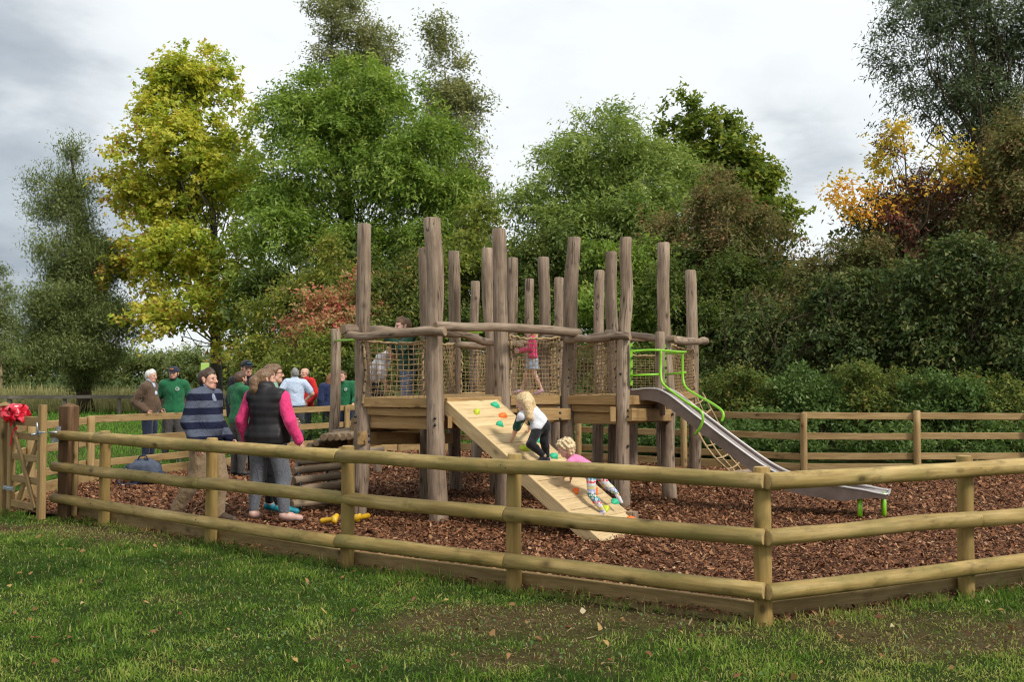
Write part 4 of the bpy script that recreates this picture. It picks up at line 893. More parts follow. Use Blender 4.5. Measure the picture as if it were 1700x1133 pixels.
# hedgerow shrubs from the maple across to the right thicket
SHR = 'mixed shrubs of the hedgerow behind the climbing frame'
def shrub(label, cat, lobes, n, leaf, lm, u, d, vtop, bm=B_BROWN, stems=5, nb=36, name='shrub', **kw):
    o = dict(per=45, tw=.6, up=.35, shell=.35, spread=.65, aspect=.55, hang=.35, rb=.5); o.update(kw)
    return tree(name, label, cat, lobes, n, leaf, lm, bm, g0(u, d), at(u, vtop, d), .09, nb, SHR, stems=stems, h0=.12, **o)
shrub('pale green willow shrub with thin bare stems beside the yellow maple', 'shrub', [lobe(455, 530, 33, 46, 52), lobe(500, 505, 33, 52, 52), lobe(445, 600, 32, 46, 44), lobe(500, 580, 32, 50, 50)], 21000, .16, L_HAWY, 470, 33, 470, B_PALE)
shrub('small bright sapling with upright branches against the dark ash', 'sapling', [lobe(548, 425, 32, 26, 26), lobe(560, 455, 32, 30, 26), lobe(540, 480, 32, 26, 24)], 5000, .15, L_HAWY, 552, 32, 440, B_PALE, 3, 20, name='sapling')
shrub('red and orange dogwood shrub beside the first tower', 'shrub', [lobe(525, 520, 30, 46, 34), lobe(570, 525, 30, 42, 34), lobe(545, 560, 29.5, 60, 40), lobe(620, 530, 30, 40, 34), lobe(500, 560, 29.5, 34, 36), lobe(600, 490, 30, 34, 26)], 26000, .16, L_RED, 550, 30, 500, aspect=.6)
shrub('low yellow-green shrub under the red dogwood', 'shrub', [lobe(540, 610, 28.5, 74, 44), lobe(600, 600, 28.5, 60, 46), lobe(470, 630, 29, 50, 40)], 22000, .15, L_HAWY, 560, 28.5, 575, tintf=lambda P, t, r: t*.75)
shrub('brown-tinged spindle shrub between the two tallest posts', 'shrub', [lobe(650, 500, 30, 54, 46), lobe(690, 480, 30, 50, 46), lobe(660, 570, 29, 62, 50), lobe(720, 550, 29, 50, 50)], 26000, .15, L_HAW, 680, 30, 460)
shrub('yellow-green hazel with a bright crown behind the short rear posts', 'shrub', [lobe(770, 440, 32, 52, 56), lobe(800, 380, 33, 36, 46), lobe(740, 480, 31, 50, 50), lobe(820, 470, 31, 46, 50)], 24000, .17, L_HAWY, 780, 32, 380, aspect=.7, tintf=lambda P, t, r: t*.8)
shrub('dark hawthorn filling the gap below the rounded pale ash', 'shrub', [lobe(870, 450, 31, 56, 60), lobe(920, 440, 31, 56, 56), lobe(880, 530, 30, 60, 54), lobe(960, 480, 30.5, 56, 56), lobe(810, 550, 29.5, 60, 50)], 36000, .15, L_HAW, 890, 31, 420, tintf=lambda P, t, r: t*.78)
shrub('leafy green elder under the near side of the pale ash', 'shrub', [lobe(1000, 460, 30, 56, 50), lobe(1060, 450, 30, 56, 56), lobe(990, 540, 29, 70, 50), lobe(1080, 520, 29, 60, 56)], 32000, .16, L_ASH, 1030, 30, 430, aspect=.5)
shrub('russet hawthorn with long bare arching twigs right of the posts', 'shrub', [lobe(1130, 390, 31, 52, 40), lobe(1190, 380, 31, 56, 60), lobe(1240, 410, 31, 60, 46), lobe(1285, 430, 31, 46, 40), lobe(1160, 430, 30.5, 60, 36), lobe(1190, 310, 31, 26, 46)], 30000, .14, L_BRN, 1200, 31, 330, B_PALE, 6, 110, bend=.2, shell=.25)
shrub('tangled green hawthorn behind the corner of the slide', 'shrub', [lobe(1130, 500, 28.5, 56, 52), lobe(1200, 480, 28.5, 66, 46), lobe(1270, 490, 28, 66, 46), lobe(1150, 570, 27.5, 60, 50), lobe(1230, 560, 27.5, 70, 50)], 42000, .14, L_HAW, 1200, 28.5, 470, B_BROWN, 6, 60, tintf=lambda P, t, r: t*.8)
shrub('rusty spindle bush under the orange cherry', 'shrub', [lobe(1330, 480, 27, 60, 44), lobe(1390, 450, 27, 52, 50), lobe(1440, 440, 27, 50, 56), lobe(1340, 540, 26.5, 62, 46)], 26000, .13, L_BRN, 1370, 27, 430, B_BROWN, 6, 60, tintf=lambda P, t, r: t*.85)
# right-hand wood
tree('cherry_tree', 'slender cherry with orange and yellow autumn leaves', 'tree',
     [lobe(1400, 330, 27, 36, 24), lobe(1450, 350, 27, 30, 26), lobe(1500, 235, 27, 34, 26), lobe(1540, 255, 27, 44, 24), lobe(1590, 295, 27, 40, 26), lobe(1480, 300, 27, 22, 26), lobe(1460, 280, 27, 20, 20), lobe(1390, 365, 26.8, 24, 24, None, .5), lobe(1510, 330, 27, 36, 30, None, .5)],
     17000, .17, L_ORNG, B_BROWN, g0(1470, 27.3), at(1500, 225, 27), .10, 60, per=24, tw=.6, up=.4, shell=.15, aspect=.62, hang=.55, lai=4.0, tintf=lambda P, t, r: np.where(P[:, 2] < at(1450, 300, 27).z, .42 + .5*t, .10 + .58*t))
tree('plum_tree', 'dull purple-leaved plum tangled under the yellow cherry leaves', 'tree',
     [lobe(1530, 340, 27.6, 52, 60), lobe(1500, 400, 27.6, 44, 54), lobe(1460, 260, 27.8, 26, 26), lobe(1480, 370, 27.4, 40, 46), lobe(1540, 430, 27.2, 56, 50), lobe(1620, 360, 27.6, 60, 50)], 38000, .13, L_PURP, B_BROWN, g0(1530, 27.6), at(1530, 290, 27.6), .12, 60, lai=5, per=45, tw=.5, shell=.2, aspect=.5, hang=.5)
tree('white_willow_tree', 'tall grey-green willow leaning in at the top corner over the thicket', 'tree',
     [lobe(1520, 60, 30, 62, 56), lobe(1580, 40, 30, 70, 66), lobe(1660, 60, 30, 70, 70), lobe(1480, 120, 30, 46, 40), lobe(1560, 150, 30, 70, 50), lobe(1640, 170, 30, 72, 56), lobe(1500, 190, 30, 46, 40), lobe(1590, 230, 30, 60, 46), lobe(1690, 240, 30, 60, 60), lobe(1620, -30, 30, 90, 50), lobe(1730, 100, 30, 60, 90), lobe(1540, 0, 30, 60, 44)],
     62000, .19, L_WW, B_BROWN, g0(1690, 30.5), at(1640, -60, 30), .26, 150, per=34, tw=.75, up=.35, shell=.2, spread=.55, droop=.4, aspect=.27, hang=.55, bend=.09, h0=.3, lai=5.5)
tree('hornbeam_tree', 'red-brown tree at the edge of the photo below the tall willow', 'tree', [lobe(1680, 290, 26.5, 60, 60), lobe(1650, 350, 26.5, 60, 56), lobe(1720, 380, 26, 60, 70), lobe(1690, 220, 27, 40, 40)], 30000, .13, L_BRN, B_BROWN, g0(1690, 26.5), at(1680, 240, 26.5), .14, 60, per=45, tw=.55, shell=.3, aspect=.5, hang=.5)
THK = 'dark shrubs of the thicket behind the board fence'
tk = [('dark glossy shrub beside the climbing frame, deep in shade', [lobe(1215, 620, 25, 60, 56), lobe(1260, 560, 25, 56, 46)], 1230, 25, 14000),
      ('dark shrub with hanging sprays above the foot of the slide', [lobe(1330, 600, 24.5, 66, 60), lobe(1370, 540, 25, 60, 46)], 1340, 24.7, 18000),
      ('broad dark shrub under the rusty spindle bush', [lobe(1440, 580, 24, 66, 70), lobe(1420, 500, 24.5, 62, 50)], 1430, 24.2, 22000),
      ('tall dark shrub below the purple plum', [lobe(1530, 500, 23.6, 62, 60), lobe(1540, 590, 23.2, 66, 66)], 1535, 23.5, 24000),
      ('deep green shrub next to the last one in the thicket', [lobe(1620, 450, 23.2, 66, 62), lobe(1640, 550, 22.6, 66, 70)], 1630, 23, 26000),
      ('last dark shrub cut off by the edge of the photo', [lobe(1710, 470, 22.4, 56, 80), lobe(1715, 590, 22, 56, 70)], 1710, 22.2, 22000)]
for lab, lb, u, d, n in tk:
    tree('thicket_shrub', lab, 'shrub', lb, n, .15, L_DARK, B_BROWN, g0(u, d), at(u, lb[0][0] and 480, d), .10, 70, THK, stems=5, h0=.05, per=40, tw=.6, up=.1, shell=.3, spread=.7, aspect=.5, hang=.55, droop=.5, rb=.5)
# the dense wood that closes the view on the right, and the hedge and rough grass far left
def mass(name, lobes, n, leaf, lm, seed, **kw):
    r = np.random.default_rng(seed); vv, tt, _ = foliage(r, lobes, n, leaf, **kw)
    return tag(put(name, arrays_mesh(name, vv, 3, [lm], {'tint': tt})), kind='stuff')
mass('woodland', [lobe(1180 + 62*i, 520 + (i % 2)*20, 30.5, 62, 90, 1.6) for i in range(10)] + [lobe(1180 + 62*i, 640, 29, 62, 50, 1.4) for i in range(10)] + [lobe(1500 + 70*i, 400, 31, 66, 90, 1.6) for i in range(4)] + [lobe(1588, 545, 29.5, 60, 50, 1.4)]*2, 76000, .26, L_DARK, 501, per=40, tw=1.0, shell=.1, aspect=.6)
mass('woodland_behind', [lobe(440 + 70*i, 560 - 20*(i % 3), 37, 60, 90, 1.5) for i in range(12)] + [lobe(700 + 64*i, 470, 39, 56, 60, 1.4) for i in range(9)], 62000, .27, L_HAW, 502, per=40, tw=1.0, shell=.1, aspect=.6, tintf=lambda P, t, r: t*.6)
mass('low_hedge', [lobe(600 + 52*i, 625 - 8*(i % 2), 27.5, 46, 34, 1.2) for i in range(13)], 30000, .15, L_HAW, 505, per=40, tw=.5, shell=.2, aspect=.6, tintf=lambda P, t, r: t*.75)
mass('field_hedge', [lobe(-60 + 56*i, 622, 62, 44, 20, 1.5) for i in range(10)], 40000, .28, L_DARK, 503, per=40, tw=.7, shell=.2, aspect=.6, tintf=lambda P, t, r: .3 + .7*t)
mass('distant_trees', [lobe(-60 + 70*i, 606 - 8*(i % 2), 130, 60, 16, 6) for i in range(9)] + [lobe(-60 + 70*i, 612, 120, 60, 14, 6) for i in range(9)], 26000, .5, L_WIL, 504, per=40, tw=1.8, shell=.3, aspect=.6)
def stems_(name, n, poly, hmin, hmax, wd, lm, seed):
    r = np.random.default_rng(seed); (x0, x1), (y0, y1) = poly; px, py = r.uniform(x0, x1, n), r.uniform(y0, y1, n)
    return px, py, r.uniform(hmin, hmax, n), r.uniform(wd*.6, wd*1.3, n), r
px, py, h, wd, r = stems_('', 30000, ((-36, -7.5), (43, 58)), .35, 1.1, .05, None, 7)
h *= .5 + fnoise(px, py, 4, 71); blades('rough_grass', px, py, np.zeros(len(px)), h, wd, [L_REED], np.clip(r.random(len(px))*.7 + .3*fnoise(px, py, 5, 72), 0, 1), .25)
# nettles and brambles along the back fence
und = []
r = np.random.default_rng(77)
for i in range(150):
    t_ = r.random(); x = 1.0 + 13.2*t_; yb = np.interp(x, [-.5, 1.3, 5, 20], [22, 19.9, 17.6, 17.6]); y = yb + .25 + r.random()**1.4*5.5; h = r.uniform(.25, .55) + .10*(y - yb)
    und.append(((x, y, h*.55), (r.uniform(.3, .6), r.uniform(.3, .6), h*.75), 1))
for i in range(60):
    x = r.uniform(-6.5, 1); yb = np.interp(x, [-6.6, -3.5, -1.2, 1.2], [16.3, 21.8, 22.8, 20]) + 2.2; h = r.uniform(.2, .55); und.append(((x, yb + r.random()*4, h*.5), (.5, .5, h*.7), .8))
mass('undergrowth', und, 62000, .105, L_NET, 78, per=30, tw=.28, shell=.3, aspect=.62, hang=.35, up=.6, lo=-.2)
BRG = 'brambles leaning over the board fence'
for k, (u, v, d, lab) in enumerate(((1235, 650, 20.5, 'bramble clump with reddish tips behind the slide'), (1330, 655, 20, 'pale bramble clump beside a fence post under the dark wood'), (1460, 640, 20, 'tall bramble clump with seed heads above the board fence'), (1560, 655, 19.6, 'green bramble clump behind the last fence post'), (1660, 660, 19.5, 'bramble clump at the edge of the photo'), (1110, 690, 21, 'bramble clump seen below the slide'))):
    tree('bramble', lab, 'bramble', [lobe(u - 20, v, d, 44, 30, .6), lobe(u + 26, v + 10, d, 44, 30, .6), lobe(u, v + 40, d, 60, 34, .6)], 6500, .095, L_HAW if k % 2 == 0 else L_NET, B_BROWN, g0(u, d), at(u, v - 10, d), .03, 40, BRG, stems=6, h0=.1, per=28, tw=.35, shell=.3, aspect=.6, rmin=.005, rb=.6)

print('leaves', LEAVES[0])
# ------------------------------------------------------------------ people: one continuous body surface each, clothes and hair as children
def surface(F, xs, ys, zs):
    """surface nets on a rectilinear grid"""
    I = F < 0; a = I[:-1, :-1, :-1]; anyv = np.zeros(a.shape, bool); allv = np.ones(a.shape, bool)
    sl = [(slice(0, -1), slice(1, None))[k] for k in (0, 1)]
    for i in (0, 1):
        for j in (0, 1):
            for k in (0, 1): c = I[sl[i], sl[j], sl[k]]; anyv |= c; allv &= c
    ci = np.argwhere(anyv & ~allv); vid = -np.ones(a.shape, np.int64); vid[ci[:, 0], ci[:, 1], ci[:, 2]] = np.arange(len(ci))
    acc = np.zeros((len(ci), 3)); cnt = np.zeros(len(ci)); X = [xs, ys, zs]
    cor = [(i, j, k) for i in (0, 1) for j in (0, 1) for k in (0, 1)]
    for p in cor:
        for ax in range(3):
            if p[ax]: continue
            q = list(p); q[ax] = 1; ip, iq = ci + np.array(p), ci + np.array(q)
            fa, fb = F[ip[:, 0], ip[:, 1], ip[:, 2]], F[iq[:, 0], iq[:, 1], iq[:, 2]]; m = (fa < 0) != (fb < 0)
            t = np.where(m, fa/np.where(m, fa - fb, 1), 0)
            for d in range(3): acc[:, d] += np.where(m, X[d][ip[:, d]]*(1-t) + X[d][iq[:, d]]*t, 0)
            cnt += m
    Vv = acc/np.maximum(cnt, 1)[:, None]; Q = []
    for ax in range(3):
        s0 = [slice(1, -1)]*3; s1 = [slice(1, -1)]*3; s0[ax] = slice(0, -1); s1[ax] = slice(1, None)
        e = np.argwhere(I[tuple(s0)] != I[tuple(s1)]); off = np.array([1, 1, 1]); off[ax] = 0; e = e + off
        ins = I[e[:, 0], e[:, 1], e[:, 2]]; u, v = np.eye(3, dtype=int)[(ax+1) % 3], np.eye(3, dtype=int)[(ax+2) % 3]
        g = lambda o: vid[tuple((e + o).T)]
        q = np.stack([g(-u-v), g(-v), g(0*u), g(-u)], 1); q[~ins] = q[~ins][:, ::-1]; Q.append(q)
    Q = np.concatenate(Q); return Vv, Q[(Q >= 0).all(1)]
def grid1(lo, hi, h, fine=()):
    out = [lo]
    while out[-1] < hi:
        x = out[-1]; s = h
        for a, b, hh in fine:
            if a - .001 <= x < b: s = min(s, hh)
        out.append(x + s)
    return np.array(out)
class SDF:
    def __init__(s): s.p = []
    def add(s, a, b, r1, r2, n=None, flat=1.0, k=.03, tag=0, sub=False):
        s.p.append((np.array(a, float), np.array(b, float), r1, r2, None if n is None else np.array(V(n).normalized(), float), flat, k, tag, sub)); return s
    def bounds(s, m=.03):
        lo = np.min([np.minimum(p[0], p[1]) - max(p[2], p[3]) for p in s.p if not p[8]], 0) - m; hi = np.max([np.maximum(p[0], p[1]) + max(p[2], p[3]) for p in s.p if not p[8]], 0) + m; return lo, hi
    @staticmethod
    def dist(P, q):
        a, b, r1, r2, n, fl, k, tg, sb = q
        if n is not None:
            P = P + ((P - a) @ n)[..., None]*n*(fl - 1); b = b + ((b - a) @ n)*n*(fl - 1)
        ab = b - a; L2 = max(ab @ ab, 1e-12); t = np.clip(((P - a) @ ab)/L2, 0, 1)
        return np.linalg.norm(P - a - t[..., None]*ab, axis=-1) - (r1 + (r2 - r1)*t)
    def eval(s, P, grow=0.0):
        F = np.full(P.shape[:-1], 9.0)
        for q in s.p:
            m = max(q[2], q[3]) + .12; lo, hi = np.minimum(q[0], q[1]) - m, np.maximum(q[0], q[1]) + m
            w_ = ((P > lo) & (P < hi)).all(-1)
            if not w_.any(): continue
            d = SDF.dist(P[w_], q) - (0 if q[8] else grow); f = F[w_]
            if q[8]: F[w_] = np.maximum(f, -d); continue
            h = np.maximum(q[6] - np.abs(f - d), 0)/q[6]; F[w_] = np.minimum(f, d) - h*h*q[6]*.25
        return F
def skin_mesh(name, sdf, h, mats, fine=None, grow=0.0, post=None, tags=False, extra=None):
    lo, hi = sdf.bounds(.03 + grow); fx = fine or ((), (), ())
    xs, ys, zs = [grid1(lo[i], hi[i], h, fx[i]) for i in range(3)]
    P = np.stack(np.meshgrid(xs, ys, zs, indexing='ij'), -1); F = sdf.eval(P.reshape(-1, 3), grow).reshape(P.shape[:-1])
    if post is not None: F = post(P, F)
    F[0] = F[-1] = 1; F[:, 0] = F[:, -1] = 1; F[:, :, 0] = F[:, :, -1] = 1
    Vv, Q = surface(F, xs, ys, zs); mi = np.zeros(len(Q), int)
    if tags:
        c = Vv[Q].mean(1); best = np.full(len(c), 9.0)
        for q in sdf.p:
            if q[8]: continue
            d = SDF.dist(c, q) - (.0015 if q[7] else 0); w_ = d < best; best[w_] = d[w_]; mi[w_] = q[7]
    mb = MB(); mb.v = [tuple(v) for v in Vv]; mb.f = [tuple(q) for q in Q]; mb.m = mi.tolist(); mb.sm = [True]*len(Q)
    if extra: extra(mb)
    return mb.mesh(name, mats)
def cloth(name, col, nz=.18, scale=26, rough=.85, bmp=.25):
    m, t, b = newmat(name, rough, .12); vec, r, raw = objvec(t, 1, 1, .75)
    c = mixc(t, ramp(t, noise(t, raw, scale, 4, .6), [(0.35, 0.0), (0.7, 1.0)]), [x*(1-nz) for x in col], [min(1, x*(1+nz)) for x in col]); setc(t, b, c)
    wr = noise(t, vec, 7, 4, .6, 1.6); bump(t, b, math_(t, 'ADD', wr, math_(t, 'MULTIPLY', noise(t, raw, scale*5, 2), .12)), .8, .035); b.inputs['Sheen Weight'].default_value = .15
    return m
_skins = {}
def skinmat(col):
    if col not in _skins:
        m, t, b = newmat('skin', .5, .35); vec, r, raw = objvec(t); n = noise(t, raw, 24, 3)
        setc(t, b, mixc(t, ramp(t, n, [(.35, 0), (.7, 1)]), col, (col[0]*.9, col[1]*.72, col[2]*.66)))
        b.inputs['Subsurface Weight'].default_value = .08; b.inputs['Subsurface Radius'].default_value = (.02, .008, .004); _skins[col] = m
    return _skins[col]
M_EYE = plain('eye', (.075, .055, .05), .2, .5); M_LIP = plain('lips', (.42, .17, .14), .45, .4); M_SOLE = plain('pale_sole', (.5, .48, .44), .7)
def folds(P, amp, seed):
    r = np.random.default_rng(seed); o = 0
    for _ in range(4):
        kx = r.normal(0, 1, 3)*np.array([22, 22, 15]); o = o + np.sin(P @ kx + r.uniform(0, 6))
    return o*amp/2.5
def person(label, loc, face, H=1.75, J=None, head=(0, 0), hs=1.0, skin=(.52, .30, .21), hair=('short', (.06, .035, .02)), top=None, bottom=None, shoes=None, cap=None, build=1.0, fem=0.0, group=None, extras=None, hands=True, seed=1, beard=None, belly=0.0):
    """J: overrides of joints in the person's own frame (x to their right, y forward, z up), or world points under the key 'world'"""
    s = H/1.75; yaw = math.atan2(-face[0], face[1]); loc = V(loc)
    root = thing('person', label, 'person', loc, group, yaw); MW = WM[root]; Mi = MW.inverted()
    j = dict(pel=(0, 0, .96), wai=(0, .0, 1.09), che=(0, .005, 1.30), nek=(0, -.012, 1.475), hed=(0, .022, 1.625))
    for sg, q in ((-1, 'L'), (1, 'R')):
        j.update({'sh'+q: (.185*sg, -.012, 1.435), 'el'+q: (.245*sg, -.035, 1.14), 'wr'+q: (.255*sg, .04, .895), 'hi'+q: (.09*sg, 0, .93), 'kn'+q: (.10*sg, .02, .50), 'an'+q: (.10*sg, -.02, .085), 'to'+q: (.125*sg, .145, .035)})
    j = {k: V(v)*s for k, v in j.items()}
    for k, v in (J or {}).items():
        if k == 'world':
            for k2, v2 in v.items(): j[k2] = Mi @ V(v2)
        elif k in j: j[k] = V(v)*s
    up = (j['nek'] - j['pel']).normalized(); xr = (j['shR'] - j['shL']).normalized(); fw = up.cross(xr).normalized()
    if J and 'fw' in (J.get('vec') or {}): fw = V(J['vec']['fw'])
    xh = (j['hiR'] - j['hiL']).normalized(); fh = V((0, 0, 1)).cross(xh).normalized() if abs(xh.z) < .8 else fw
    b_ = build
    def torso(o, g=0.0, k=.05):
        o.add(j['wai'], j['che'], (.135*b_ - .012*fem)*s, (.158*b_ - .012*fem)*s, fw, 1.45, k*s)
        o.add(j['pel'], j['wai'], (.150*b_ + .012*fem)*s, (.135*b_ - .012*fem)*s, fw, 1.35 - .3*belly, k*s)
        o.add(j['shL']*.88 + j['shR']*.12, j['shR']*.88 + j['shL']*.12, .062*s, .062*s, None, 1, k*s)
        o.add(j['che'], lerp(j['che'], j['nek'], .75), .14*b_*s, .085*s, fw, 1.5, k*s)
        if belly: o.add(j['wai'] + fw*.06*s, j['wai'] + fw*.05*s + up*.06*s, .11*b_*s*(1 + belly*.2), .11*b_*s, None, 1, .07*s)
        if fem > .4:
            for sg in (-1, 1): o.add(j['che'] + xr*.07*sg*s + fw*.075*s + up*.005, j['che'] + xr*.07*sg*s + fw*.07*s, .06*s, .05*s, None, 1, .05*s)
    def arm(o, q, upto=2.0, k=.025):
        b_ = min(build, 1.06)
        a, e, w_ = j['sh'+q], j['el'+q], j['wr'+q]
        t1 = min(1, upto); o.add(a, lerp(a, e, t1), .056*b_*s, (.056 - .013*t1)*b_*s, None, 1, k*s)
        if upto > 1: t2 = min(1, upto - 1); o.add(e, lerp(e, w_, t2), .044*b_*s, (.044 - .015*t2)*b_*s, None, 1, k*s)
    def leg(o, q, upto=2.0, k=.03):
        b_ = min(build, 1.14)
        a, e, w_ = j['hi'+q], j['kn'+q], j['an'+q]; t1 = min(1, upto)
        o.add(a, lerp(a, e, t1), (.088*b_ + .006*fem)*s, (.088*b_ - .026*t1)*s, None, 1, k*s)
        if upto > 1:
            t2 = min(1, upto - 1); m = lerp(e, w_, .32) - (fh*.012*s)
            o.add(e, m, .058*b_*s, .056*b_*s, None, 1, k*s); o.add(m, lerp(e, w_, max(.35, t2)), .056*b_*s, (.056 - .019*t2)*b_*s, None, 1, k*s)
    # head frame
    hy, hp = math.radians(head[0]), math.radians(head[1]); HR = Matrix.Rotation(hy, 3, 'Z') @ Matrix.Rotation(hp, 3, 'X')
    if J and 'hR' in (J.get('vec') or {}): HR = Mi.to_3x3() @ J['vec']['hR']
    q_ = s*hs; hp_ = lambda x, y, z: j['hed'] + HR @ V((x*q_, y*q_, z*q_)); hn = lambda v: HR @ V(v)
    body = SDF(); torso(body)
    for q in 'LR': arm(body, q); leg(body, q)
    body.add(lerp(j['nek'], j['che'], .1), hp_(0, -.012, -.06), .056*s*(.93 + .07*hs), .052*q_, None, 1, .03*s)
    for q in 'LR':
        body.add(j['an'+q], j['to'+q], .040*s, .033*s, (0, 0, 1), 1.1, .03*s)
        a, w_ = j['el'+q], j['wr'+q]; d = (w_ - a).normalized(); sg = -1 if q == 'L' else 1
        pn = (J or {}).get('palm'+q); pn = V(pn).normalized() if pn else (V((-sg, 0, 0)) - d*V((-sg, 0, 0)).dot(d)).normalized()
        j['pn'+q] = pn; body.add(w_ + d*.015*s, w_ + d*.075*s, .034*s, .036*s, pn, 2.0, .015*s)
    kh = .02*q_
    body.add(hp_(0, -.028, .028), hp_(0, .018, .030), .083*q_, .078*q_, hn((1, 0, 0)), 1.10, kh)
    body.add(hp_(0, .030, .0), hp_(0, .036, -.055), .064*q_, .050*q_, None, 1, kh)
    body.add(hp_(0, .060, -.088), hp_(0, .066, -.092), .026*q_, .024*q_, None, 1, .03*q_)
    for sg in (-1, 1):
        body.add(hp_(sg*.048, .02, -.055), hp_(sg*.03, .055, -.085), .022*q_, .022*q_, None, 1, .025*q_)
        body.add(hp_(sg*.018, .088, .026), hp_(sg*.045, .074, .024), .010*q_, .009*q_, None, 1, .012*q_)
        body.add(hp_(sg*.040, .062, -.022), hp_(sg*.042, .056, -.03), .024*q_, .022*q_, None, 1, .02*q_)
        body.add(hp_(sg*.081, -.012, .012), hp_(sg*.078, -.004, -.028), .020*q_, .015*q_, hn((1, .25, 0)), 2.6, .006*q_)
        body.add(hp_(sg*.031, .093, .007), hp_(sg*.034, .091, .007), .0105*q_, .0105*q_, None, 1, .010*q_, sub=True)
        body.add(hp_(sg*.031, .080, .006), hp_(sg*.033, .079, .006), .0095*q_, .0095*q_, None, 1, .002, 1)
    body.add(hp_(0, .092, .010), hp_(0, .112, -.032), .010*q_, .013*q_, None, 1, .012*q_)
    for sg in (-1, 1): body.add(hp_(sg*.010, .098, -.036), hp_(sg*.010, .096, -.037), .0095*q_, .0095*q_, None, 1, .008*q_)
    body.add(hp_(-.017, .089, -.064), hp_(.017, .089, -.064), .0075*q_, .0075*q_, None, 1, .005*q_, 2); body.add(hp_(-.014, .087, -.073), hp_(.014, .087, -.073), .0085*q_, .0085*q_, None, 1, .006*q_, 2)
    def fingers(mb):
        if not hands: return
        for q in 'LR':
            a, w_ = j['el'+q], j['wr'+q]; d = (w_ - a).normalized(); pn = j['pn'+q]; sd = d.cross(pn).normalized(); sg = -1 if q == 'L' else 1
            tf = sd if sd.dot(V((0, 1, 0))) > 0 else -sd            # thumb side: forward
            curl = (J or {}).get('curl'+q, .5)
            for i, L in enumerate((.070, .078, .074, .058)):
                o = w_ + d*.078*s + tf*(.030 - .020*i)*s; P = [o - d*.02*s]; dirv = (d + tf*(.08 - .05*i)).normalized(); ang = .12
                for t in range(3):
                    P.append(P[-1] + dirv*(L*s/2.6 + (.02*s if t == 0 else 0))); ax = tf; dirv = (dirv*math.cos(curl) + pn*math.sin(curl)).normalized()
                mb.tube(P, [.0088*s, .0084*s, .0076*s, .0055*s], 6)
            o = w_ + d*.03*s + tf*.024*s; mb.tube([o, o + (d*.6 + tf*.8).normalized()*.035*s, o + (d*.6 + tf*.8).normalized()*.035*s + (d*.9 + tf*.25 + pn*.3).normalized()*.03*s, o + (d*.6 + tf*.8).normalized()*.03*s + (d*.9 + tf*.2 + pn*.4).normalized()*.055*s], [.013*s, .0105*s, .0095*s, .006*s], 6)
    lo, hi = j['hed'] - V((1, 1, 1))*.13*q_, j['hed'] + V((1, 1, 1))*.13*q_
    fine = [((lo[i], hi[i], (.0075 if loc.y < 15 else .0105)*max(q_, .7)),) for i in range(3)]
    put('body', skin_mesh('body', body, (.021 if loc.y < 15 else .027)*max(.7, s), [skinmat(skin), M_EYE, M_LIP], fine, tags=True, extra=fingers), root, MW)
    # garments
    def garment(name, o, h, mat, grow, fold=.004, post=None, sd=0):
        def pf(P, F):
            F = F + folds(P/s, fold*s, seed*7 + sd)
            return post(P, F) if post else F
        return put(name, skin_mesh(name, o, h*max(.72, s), [mat], None, grow, pf), root, MW)
    if bottom:
        o = SDF(); 
        lb, gr = bottom.get('len', 2.0), bottom.get('grow', .014)*s
        if bottom.get('skirt'):
            L = bottom['skirt']*s; o.add(j['pel'] + up*.05*s, j['pel'] - V((0, 0, 1))*L*.4, .12*b_*s, .17*b_*s, fw, 1.25, .02).add(j['pel'] - V((0, 0, 1))*L*.4, j['pel'] - V((0, 0, 1))*L, .17*b_*s, .21*b_*s, fw, 1.2, .02)
            zc = (j['pel'].z - L); garment('skirt', o, .014, bottom['mat'], gr, .012, lambda P, F: np.maximum(np.maximum(F, zc - P[..., 2]), P[..., 2] - (j['pel'].z + .08*s)))
        else:
            o.add(j['pel'] - up*.03*s, lerp(j['pel'], j['wai'], .45), (.150*b_ + .012*fem)*s, (.138*b_)*s, fw, 1.32, .05*s)
            for q in 'LR':
                leg(o, q, lb)
                if bottom.get('flare'): e, w_ = j['kn'+q], j['an'+q]; o.add(e, lerp(e, w_, lb - 1 if lb > 1 else 1), .060*b_*s, bottom['flare']*s, None, 1, .03*s)
            garment('trousers', o, .019, bottom['mat'], gr, bottom.get('fold', .004), sd=1)
    if top:
        o = SDF(); torso(o); sl_ = top.get('sleeve', 1.95)
        if not top.get('vest'): o.add(j['hiL'] + up*.03*s, j['hiR'] + up*.03*s, (.094*b_ + .006*fem)*s, (.094*b_ + .006*fem)*s, None, 1, .05*s)
        for q in 'LR': arm(o, q, sl_)
        if top.get('collar', True): o.add(lerp(j['nek'], j['che'], .12), lerp(j['nek'], j['hed'], .22), .058*s, .056*s, None, 1, .025*s)
        hz = top.get('hem', -.06)*s
        hp0 = np.array(j['pel']) + np.array(up)*hz; un = np.array(up)
        # keep sleeves that hang below the hem
        def hemcut(P, F):
            cut = -((P - hp0) @ un); side = np.minimum(*[SDF.dist(P, (np.array(j['el'+q]), np.array(lerp(j['el'+q], j['wr'+q], max(0.05, min(1, sl_ - 1)))), .06*b_*s, .05*b_*s, None, 1, 0, 0, 0)) for q in 'LR']) if sl_ > 1 else np.full(F.shape, 9.)
            return np.maximum(F, np.minimum(cut, side - .012*s))
        garment(top.get('name', 'shirt'), o, .019, top['mat'], top.get('grow', .016)*s, top.get('fold', .005), hemcut, 2)
